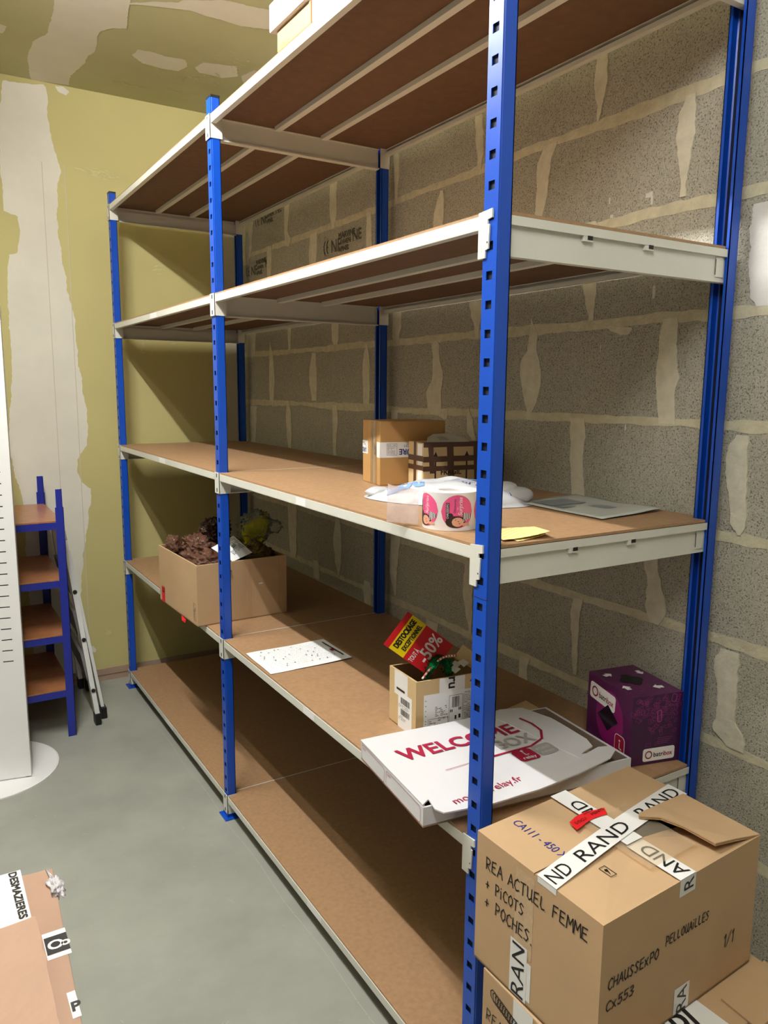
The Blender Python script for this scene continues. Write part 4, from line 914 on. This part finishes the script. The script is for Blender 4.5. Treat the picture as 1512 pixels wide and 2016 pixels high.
mb=MB(); mb.slab([(.338,.405,.829),(.345,.53,.829),(.352,.50,.870),(.345,.43,.862)],.003,KR2); mb.build('flap',SCN)
# sale sign
SG=thing('sale_sign',(.2,.47,.80),'red and yellow DESTOCKAGE sign tilted in the small open carton','sign')
Pl,Pt,Pr=V(.083,.478,.9235),V(.172,.505,.988),V(.300,.480,.884)
U_=(Pt-Pl); V_=(Pl-Pt).cross(Pr-Pt).cross(U_).normalized(); 
dn=(Pr-Pt); dn=(dn-U_.normalized()*dn.dot(U_.normalized())*.25); LW=U_.length; LH=(Pr-Pt).length
F=lambda a,b,h=0: Pl+U_*(a/LW)+(Pr-Pt)*((LH-b)/LH)+nS*h          # b measured up from the lower edge
nS=U_.cross(-(Pr-Pt)).normalized()
YS=mat('sign yellow','#f2d600',.4); RS=mat('sign red','#cf1220',.4); SW=mat('sign white','#f2ece9',.5)
mb=MB(); mb.slab([F(0,0),F(LW,0),F(LW,LH),F(0,LH)],.0008,RS,n=nS); mb.build('card',SG)
mb=MB(); rect(mb,F,0,LH*.60,LW,LH*.90,YS); mb.build('yellow_band',SG)
mb=MB(); text(mb,F,'DESTOCKAGE',LW*.10,LH*.765,LH*.095,INK,width=LW*.80,bold=.0019,off=.0008); text(mb,F,'EXCEPTIONNEL',LW*.15,LH*.635,LH*.08,INK,width=LW*.74,bold=.0012,off=.0008)
text(mb,F,'TOUT \u00c0',LW*.03,LH*.43,LH*.085,SW,width=LW*.34,bold=.0006,off=.0008); text(mb,F,'-50%',LW*.20,LH*.20,LH*.22,SW,width=LW*.74,bold=.0016,off=.0008)
mb.build('lettering',SG)
# tinsel and candy cane
GT=mat('green foil','#0c7a44',.22,var=.5,scale=120,metal=.8,bump=1,bscale=150)
mb=MB(); rnd=random.Random(3)
for k_ in range(3):
    pts=[(.235+.032*math.cos(t)+.006*k_,.455+.010*k_+.010*math.sin(t*2),.835+.026*math.sin(t)) for t in [math.radians(a) for a in range(-30,215,15)]]
    mb.tube(pts,[.010+.003*noise.noise(Vector((i*.9,k_,0))) for i in range(len(pts))],GT,n=8)
for i in range(220):
    t=math.radians(rnd.uniform(-30,215)); c_=V(.238+.033*math.cos(t),.455+rnd.uniform(0,.02),.835+.028*math.sin(t)); q=V(rnd.uniform(-1,1),rnd.uniform(-1,.2),rnd.uniform(-1,1)).normalized()
    e=q.orthogonal().normalized()*.002; mb.face([c_+q*.009-e,c_+q*.009+e,c_+q*.014+e,c_+q*.014-e],GT)
o=mb.build('tinsel',None); tag(o,'shiny green foil tinsel ball beside the sale sign','tinsel')
CR=mat('candy red','#d45a50',.5); CWt=mat('candy white','#f1e3d6',.5)
mb=MB(); pts=[]
for i in range(49):
    t=i/48
    pts.append(V(.176,.445,.827).lerp(V(.285,.45,.868),t)+V(0,-.004,.020*math.sin(t*math.pi)-.0))
for i in range(48): mb.tube([pts[i],pts[i+1]],.0028,CR if (i//2)%2 else CWt,n=8)
o=mb.build('candy_string',None); tag(o,'red and white striped cord over the rim of the small open carton','cord')
mb=MB()
for i,(a,b_,c_) in enumerate(((.286,.46,.832),(.305,.45,.836),(.270,.44,.828))): mb.slab([(a,b_-.012,c_),(a+.022,b_-.006,c_+.006),(a+.018,b_+.014,c_+.010),(a-.004,b_+.010,c_+.008)],.001,PAPER)
o=mb.build('paper_scraps',None); tag(o,'crumpled white paper scraps inside the small open carton','paper scraps',kind='stuff')
# ================================================================ mailer box
MW=mat('white glossy card','#dfdee2',.35,var=.01,scale=4,bump=.06,bscale=10); CRI=mat('crimson print','#a5173f',.4); GRT=mat('light grey print','#a9a6a6',.45)
ML=thing('mailer_box',(.2,.2,Z2),'large flat white box printed WELCOME BOX on the second level behind the near post','box')
m4=[(-.063,.083),(.468,.017),(.500,.330),(-.024,.403)]
mb=MB(); carton(mb,m4,Z2,.7225,MW,min_=KIN,th=.004); mb.build('tray',ML)
FW=frame((*m4[3],Z2),(m4[0][0]-m4[3][0],m4[0][1]-m4[3][1],0),(0,0,1)); LWm=math.dist(m4[3],m4[0])
mb=MB()
for a0,a1 in ((.006,.135),(.145,.312)): outline(mb,FW,rrect_pts(a0,.004,a1,.040,.008),.0010,CRI); lines(mb,FW,a0+.006,.030,a0+.03,.036,2,CRI,seed=3,fill=.8)
mb.build('address_panel',ML)
def lidz(x,y):
    return .7275+.004*noise.noise(Vector((x*7,y*7,1)))*(1 if x>.0 else .3)+max(0,(x-.30))*(.06)+max(0,.06-y)*max(0,x-.1)*.35
lid=[(-.026,.402),(.372,.366),(.425,.342),(.440,.25),(.432,.12),(.418,.088),(.388,.083),(.372,.078),(.384,.074),(.425,.078),(.446,.066),(.440,.040),(.405,.022),(.30,.016),(.18,.012),(.06,.020),(-.042,.040),(-.050,.060),(-.040,.098),(-.062,.086)]
bm=bmesh.new(); vs=[bm.verts.new((x,y,0)) for x,y in lid]; f=bm.faces.new(vs); bmesh.ops.triangulate(bm,faces=[f]);
bmesh.ops.subdivide_edges(bm,edges=bm.edges,cuts=5,use_grid_fill=True)
bm.normal_update()
for f in bm.faces:
    if f.normal.z<0: f.normal_flip()
for v in bm.verts: v.co.z=lidz(v.co.x,v.co.y)
r=bmesh.ops.extrude_face_region(bm,geom=list(bm.faces))
for v in [g for g in r['geom'] if isinstance(g,bmesh.types.BMVert)]: v.co.z-=.003
bmesh.ops.recalc_face_normals(bm,faces=bm.faces)
mb=MB(); mb.bm(bm,MW); mb.build('lid',ML)
def FLd(F0):
    def g(a,b,h=0): q=F0(a,b,0); return V(q.x,q.y,lidz(q.x,q.y)+.0012+h)
    return g
F0=frame((.006,.265,.73),(.350,-.022,0),(0,1,0)); F=FLd(F0)
mb=MB()
def text_sub(mb,F,t,a,b,h,m,width,bold=0,off=.0006): text(mb,F,t,a,b,h,m,width=width,bold=bold,off=off)
text_sub(mb,F,'WELCOME',.0,-.008,.050,CRI,.320,bold=.003)
text_sub(mb,F,'BOX',.225,-.062,.040,GRT,.105,bold=.002)
outline(mb,F,[(.16,-.082),(.30,-.078),(.345,-.062),(.368,-.03),(.372,.01),(.366,.05)],.006,CRI,closed=False); outline(mb,F,[(.06,-.085),(.16,-.082)],.0016,CRI,closed=False)
F1=FLd(frame((.0,.060,.73),(.14,.006,0),(0,1,0))); text_sub(mb,F1,'mondialrelay.fr',-.004,-.008,.021,CRI,.185)
F2_=FLd(frame((.232,.118,.73),(1,-.05,0),(0,1,0)))
rect(mb,F2_,0,.0,.055,.050,CRI,off=.0004,r=.010); rect(mb,F2_,.058,.004,.112,.052,GRT,off=.0004,r=.010)
text_sub(mb,F2_,'relay',.010,.006,.012,MW,.036,bold=.0006,off=.0012); disc(mb,F2_,.028,.042,.0035,.0035,MW,off=.0012); outline(mb,F2_,[(.027,.036),(.027,.024),(.035,.024)],.003,MW,off=.0012,closed=False); text_sub(mb,F2_,'POINT',.066,.028,.011,mat('pale print','#d4d2d2',.5),.038,off=.0012); text_sub(mb,F2_,'relais',.068,.012,.010,MATS['pale print'],.034,off=.0012)
mb.build('print',ML)
mb=MB(); CRS=mat('card crease','#d9d6d6',.5)
mb.tube([V(x,y,lidz(x,y)+.0004) for x,y in [(.325+.03*t,.372-.31*t) for t in [i/14 for i in range(15)]]],.0012,MW,n=6); mb.build('lid_crease',ML)
mb=MB(); mb.slab([(.40,.405,.702),(.50,.41,.712),(.515,.36,.700),(.455,.345,.690),(.41,.36,.690)],.003,KR2,n=Vector((0,0,1))); mb.build('inner_flap',ML)
# ================================================================ battery box
Z2b=Z2
bb4=[(.497,.046),(.632,.012),(.672,.198),(.537,.222)]
BX=thing('battery_recycling_box',(.58,.12,Z2b),'purple battery recycling box with white arrows and a diamond window, by the wall','box')
PUR=mat('purple card','#5a1c52',.28,var=.10,scale=5); PUR2=mat('magenta glow print','#8f1c6d',.28); PUL=mat('thin magenta print','#a63a86',.35); PUD=mat('dark purple card','#421a44',.3,var=.1,scale=6)
ZBt=.851
mb=MB(); mb.prism(bb4,Z2b,ZBt,PUR,bev=.0015); mb.build('body',BX)
FA=frame((*bb4[3],Z2b),(bb4[0][0]-bb4[3][0],bb4[0][1]-bb4[3][1],0),(0,0,1)); FBn=frame((*bb4[0],Z2b),(bb4[1][0]-bb4[0][0],bb4[1][1]-bb4[0][1],0),(0,0,1))
LA=math.dist(bb4[3],bb4[0]); LB=math.dist(bb4[0],bb4[1]); HB=ZBt-Z2b
FTb=lambda a,b,h=0: V(*lerp(lerp(bb4[0],bb4[1],a),lerp(bb4[3],bb4[2],a),b),ZBt+.0003+h)
mb=MB(); rect(mb,FBn,.001,.001,LB-.001,HB-.001,PUD,off=.0002)
disc(mb,FA,.095,.085,.055,.07,PUR2,off=.0002); mb.build('printed_panel',BX)
def logo(F,a,b,w_,h,deg=0):
    F=rot2(F,a,b,deg); m_=mb
    rect(m_,F,0,0,w_,h,CW,off=.0006,r=h*.18); outline(m_,F,[(h*.5+h*.27*math.cos(t),h*.5+h*.27*math.sin(t)) for t in [k*math.pi/8 for k in range(16)]],h*.09,CRI,off=.0009)
    text(m_,F,'batri',h*.92,h*.30,h*.34,INK,width=(w_-h*1.05)*.52,bold=.0005,off=.0009); text(m_,F,'box',h*.92+(w_-h*1.05)*.55,h*.30,h*.34,CRI,width=(w_-h*1.05)*.40,bold=.0005,off=.0009)
mb=MB(); logo(FA,.010,HB-.060,.105,.042,-4); logo(FBn,.036,.008,.088,.032,0); mb.build('logo_label',BX)
mb=MB(); 
mb.face([FA(.046,.080,.0008),FA(.090,.052,.0008),FA(.130,.088,.0008),FA(.088,.118,.0008)][::1],mat('dark window','#231626',.15)); 
mb.build('diamond_window',BX)
mb=MB()
def arrow(F,a,b,l,deg):
    G_=rot2(F,a,b,deg); mb.face([G_(-.25*l,-.5*l,.0006),G_(.25*l,-.5*l,.0006),G_(.25*l,0,.0006),G_(.5*l,0,.0006),G_(0,.55*l,.0006),G_(-.5*l,0,.0006),G_(-.25*l,0,.0006)],CW)
FT2=lambda a,b,h=0: FTb(a/LB,b/LA,h)
arrow(FT2,.028,.140,.026,-90+15); arrow(FT2,.118,.130,.024,180); arrow(FT2,.100,.040,.026,80); arrow(FT2,.022,.055,.026,0)
mb.build('white_arrow_print',BX)
mb=MB(); mb.face([FT2(.066+.028*math.cos(t)*(1+.15*math.cos(4*t)),.096+.030*math.sin(t)*(1+.15*math.cos(4*t)),.0006) for t in [k*math.pi/12 for k in range(24)]],BLACK); mb.build('slot_opening',BX)
rnd=random.Random(12); mb=MB()
for i in range(120):
    a=rnd.uniform(.008,LB-.006); b_=HB-.008-abs(rnd.gauss(0,.06)); 
    if b_<.04 or (a<.05 and b_<.11): continue
    s_=rnd.uniform(.0035,.008); outline(mb,rot2(FBn,a,b_,rnd.uniform(0,180)),[(0,0),(s_*1.8,0),(s_*1.8,s_),(0,s_)],.0006,PUL,off=.0006)
outline(mb,rot2(FBn,.082,.105,95),rrect_pts(0,0,.028,.010,.003),.0014,mat('bright pink print','#d65bb0',.4),off=.0008); outline(mb,rot2(FBn,.118,.150,80),rrect_pts(0,0,.018,.012,.003),.0010,MATS['bright pink print'],off=.0008)
for i in range(26):
    a=rnd.uniform(.008,LB-.01); b_=rnd.uniform(.008,LA-.01); s_=rnd.uniform(.006,.016); outline(mb,rot2(FT2,a,b_,rnd.uniform(0,180)),rrect_pts(0,0,s_*1.6,s_,s_*.3),.0007,PUL,off=.0005)
lines(mb,FBn,.075,.048,.118,.066,4,PUL,seed=3,th=.25,fill=.95,off=.0006)
mb.build('battery_pattern',BX)
mb=MB(); rect(mb,FA,LA-.060,.006,LA-.020,.062,CW,off=.0006,r=.010); rect(mb,FA,LA-.058,.008,LA-.022,.060,CRI,off=.0008,r=.009); disc(mb,FA,LA-.040,.048,.003,.003,CW,off=.0010); outline(mb,FA,[(LA-.040,.042),(LA-.040,.030),(LA-.032,.028)],.003,CW,off=.0010,closed=False); text(mb,FA,'relay',LA-.054,.014,.008,CW,width=.028,off=.0010); mb.build('relay_badge',BX)
# ================================================================ boxes on the top shelf
Z5=T[5]+.001
o=thing('flat_box',(.05,.8,Z5),'golden kraft box on the top shelf, under the white labelled box','box')
mb=MB(); mb.box((.000,.700,Z5),(.26,.895,2.462),mat('pale golden card','#b88a52',.6,var=.03,scale=5),bev=.003); mb.build('body',o)
F=frame((.0,.895,Z5),(0,-1,0),(0,0,1)); mb=MB(); text(mb,F,'AMIGA',.018,.004,.012,MATS['dull print'],off=.0035-.003,width=.05); mb.build('print',o)
o=thing('flat_box',(.05,.8,2.463),'white labelled box resting on the kraft box on the top shelf','box')
mb=MB(); mb.box((-.012,.705,2.4625),(.28,.917,2.53),mat('matt white card','#bfc0c2',.5,var=.01,scale=4),bev=.003); mb.build('body',o)
F=frame((-.0120,.917,2.4625),(0,-1,0),(0,0,1)); mb=MB()
lines(mb,F,.012,.022,.040,.058,8,GRP,seed=1); lines(mb,F,.045,.020,.065,.048,6,GRP,seed=2); barcode(mb,F,.046,.049,.064,.060,GRP,seed=3); text(mb,F,'AI',.098,.004,.010,RED,off=.0008) ; mb.build('print',o)
o=thing('white_carton',(.1,.5,Z5),'large white box on the top shelf to the right of the stacked boxes','box')
mb=MB(); mb.box((.001,.31,Z5),(.30,.694,2.60),mat('lilac white card','#bcbcc8',.4,var=.02,scale=4),bev=.003); mb.build('body',o)
F=frame((.001,.694,Z5),(0,-1,0),(0,0,1)); mb=MB(); outline(mb,F,[(.010,.0),(.040,.080)],.0014,mat('blue line','#3a4478',.5),closed=False); mb.build('print',o)
# ================================================================ small blue shelf at the back
SH=thing('shelving_unit',(-.65,2.7,0),'small dark blue shelving unit with four reddish boards in the far left corner','shelving unit')
xs=(-.95,-.35); ys=(2.416,2.985)
for x in xs:
    for y in ys:
        sx=1 if x==xs[0] else -1; sy=1 if y==ys[0] else -1
        mb=MB(); mb.box((x,y,0),(x+sx*.034,y+sy*.002,1.040),NAVY); mb.box((x,y,0),(x+sx*.002,y+sy*.034,1.040),NAVY)
        mb.box((x+sx*.003,y+sy*.003,.98),(x+sx*.029,y+sy*.0045,1.118),NAVY); mb.box((x+sx*.003,y+sy*.003,.98),(x+sx*.0045,y+sy*.029,1.118),NAVY); mb.build('corner_post',SH)
for z in (.979,.722,.474,.222):
    for y,s_ in ((ys[0]+.002,1),(ys[1]-.002,-1)):
        mb=MB(); mb.box((xs[0]+.002,y,z-.032),(xs[1]-.002,y+s_*.002,z-.004),NAVY); mb.box((xs[0]+.002,y,z-.034),(xs[1]-.002,y+s_*.014,z-.032),NAVY); mb.build('rail',SH)
    for x,s_ in ((xs[0]+.002,1),(xs[1]-.002,-1)):
        mb=MB(); mb.box((x,ys[0]+.004,z-.032),(x+s_*.002,ys[1]-.004,z-.004),NAVY); mb.build('rail',SH)
    mb=MB(); mb.box((xs[0]+.004,ys[0]+.004,z-.0035),(xs[1]-.004,ys[1]-.004,z+.003),MDF3); mb.build('shelf_board',SH)
# ================================================================ step ladder leaning on it
LD=thing('step_ladder',(-.25,2.75,0),'folded white and grey step ladder leaning against the side of the small blue shelving unit','ladder')
GRY=mat('grey enamel','#7d7f80',.45); LWH=mat('white ladder paint','#dcdedc',.35)
fn,ff=V(-.243,2.50,.035),V(-.228,3.00,.035); tn,tf=V(-.326,2.60,.86),V(-.322,2.93,.86)
mb=MB(); mb.bar(fn,tn,.020,.050,LWH,upv=(0,1,0)); sA=mb.build('side_rail',LD)
mb=MB(); mb.bar(ff,tf,.020,.050,LWH,upv=(0,1,0)); mb.build('side_rail',LD)
for a,b_ in ((V(-.205,2.56,.035),V(-.305,2.63,.80)),(V(-.198,2.95,.035),V(-.305,2.91,.80))):
    mb=MB(); mb.bar(a,b_,.014,.026,LWH,upv=(0,1,0)); mb.build('rear_rail',LD)
mb=MB(); pts=[tn,V(-.328,2.62,.895),V(-.328,2.68,.915),V(-.328,2.85,.915),V(-.327,2.91,.895),tf]; mb.tube(pts,.012,LWH,n=10); mb.build('top_hoop',LD,smooth=True)
mb=MB(); mb.box((-.335,2.60,.73),(-.318,2.64,.77),BLACK,bev=.004); mb.build('latch',LD)
for t in (.28,.52,.76):
    a=fn.lerp(tn,t)+V(.001,0,0); b_=ff.lerp(tf,t)+V(.001,0,0); mb=MB()
    mb.slab([a+V(-.012,.01,.07),a+V(.008,.01,-.05),b_+V(.008,-.01,-.05),b_+V(-.012,-.01,.07)],.018,GRY)
    mb.build('tread',LD)
for f_ in (fn,ff,V(-.205,2.56,.035),V(-.198,2.95,.035)):
    mb=MB(); mb.box((f_.x-.013,f_.y-.030,0),(f_.x+.013,f_.y+.026,.055),BLACK,bev=.004); mb.build('rubber_foot',LD)
mb=MB()
for t in (.16,.45,.72):
    q=fn.lerp(tn,t); mb.tube([q+V(0,-.026,0),q+V(0,-.032,-.001)],.009,BLACK,n=12)
mb.build('rivet_cap',sA)
# ================================================================ white perforated stand
ST_=thing('display_stand',(-.72,2.25,0),'tall white slotted display stand on a round white base at the left edge','display stand')
mb=MB(); mb.cyl((-.725,2.245),.272,0,.0055,STAND,n=72); mb.cyl((-.725,2.245),.270,.0055,.0075,STAND,n=72,r1=.266); mb.build('base_plate',ST_)
pr=Vector((-.577,2.093)); du=Vector((-.979,.203)); dn_=Vector((.203,.979)); PWd=.30; TH=.035; HT=1.85; z0=.012
PF=lambda a,d: tuple(pr+du*a+dn_*d)
mb=MB()
cols=[(.035,.072),(.115,.185),(.228,.265)]; rows=[.496+i*(1.234-.496)/17 for i in range(-0,24)]
cur=0
def pan(a0,a1,z0_,z1_): mb.prism([PF(a0,0),PF(a0,.0015),PF(a1,.0015),PF(a1,0)],z0_,z1_,STAND)
for a0,a1 in cols:
    pan(cur,a0,z0,HT); zc=z0
    for zr in rows: pan(a0,a1,zc,zr-.0022); zc=zr+.0022
    pan(a0,a1,zc,HT); cur=a1
pan(cur,PWd,z0,HT)
mb.prism([PF(0,.0015),PF(0,TH),PF(.0015,TH),PF(.0015,.0015)],z0,HT,STAND); mb.prism([PF(PWd-.0015,.0015),PF(PWd-.0015,TH),PF(PWd,TH),PF(PWd,.0015)],z0,HT,STAND)
mb.prism([PF(0,TH),PF(0,TH+.0015),PF(PWd,TH+.0015),PF(PWd,TH)],z0,HT,STAND); mb.prism([PF(0,0),PF(0,TH),PF(PWd,TH),PF(PWd,0)],HT,HT+.0015,STAND)
mb.build('slotted_panel',ST_)
mb=MB(); mb.prism([PF(.02,.004),PF(.02,TH-.002),PF(PWd-.02,TH-.002),PF(PWd-.02,.004)],.006,.02,STAND); mb.prism([PF(.002,.006),PF(.002,.008),PF(PWd-.002,.008),PF(PWd-.002,.006)],.02,HT-.01,BLACK); mb.build('foot_and_dark_backing',ST_)  # foot block; black sheet behind the slots stands in for shade inside
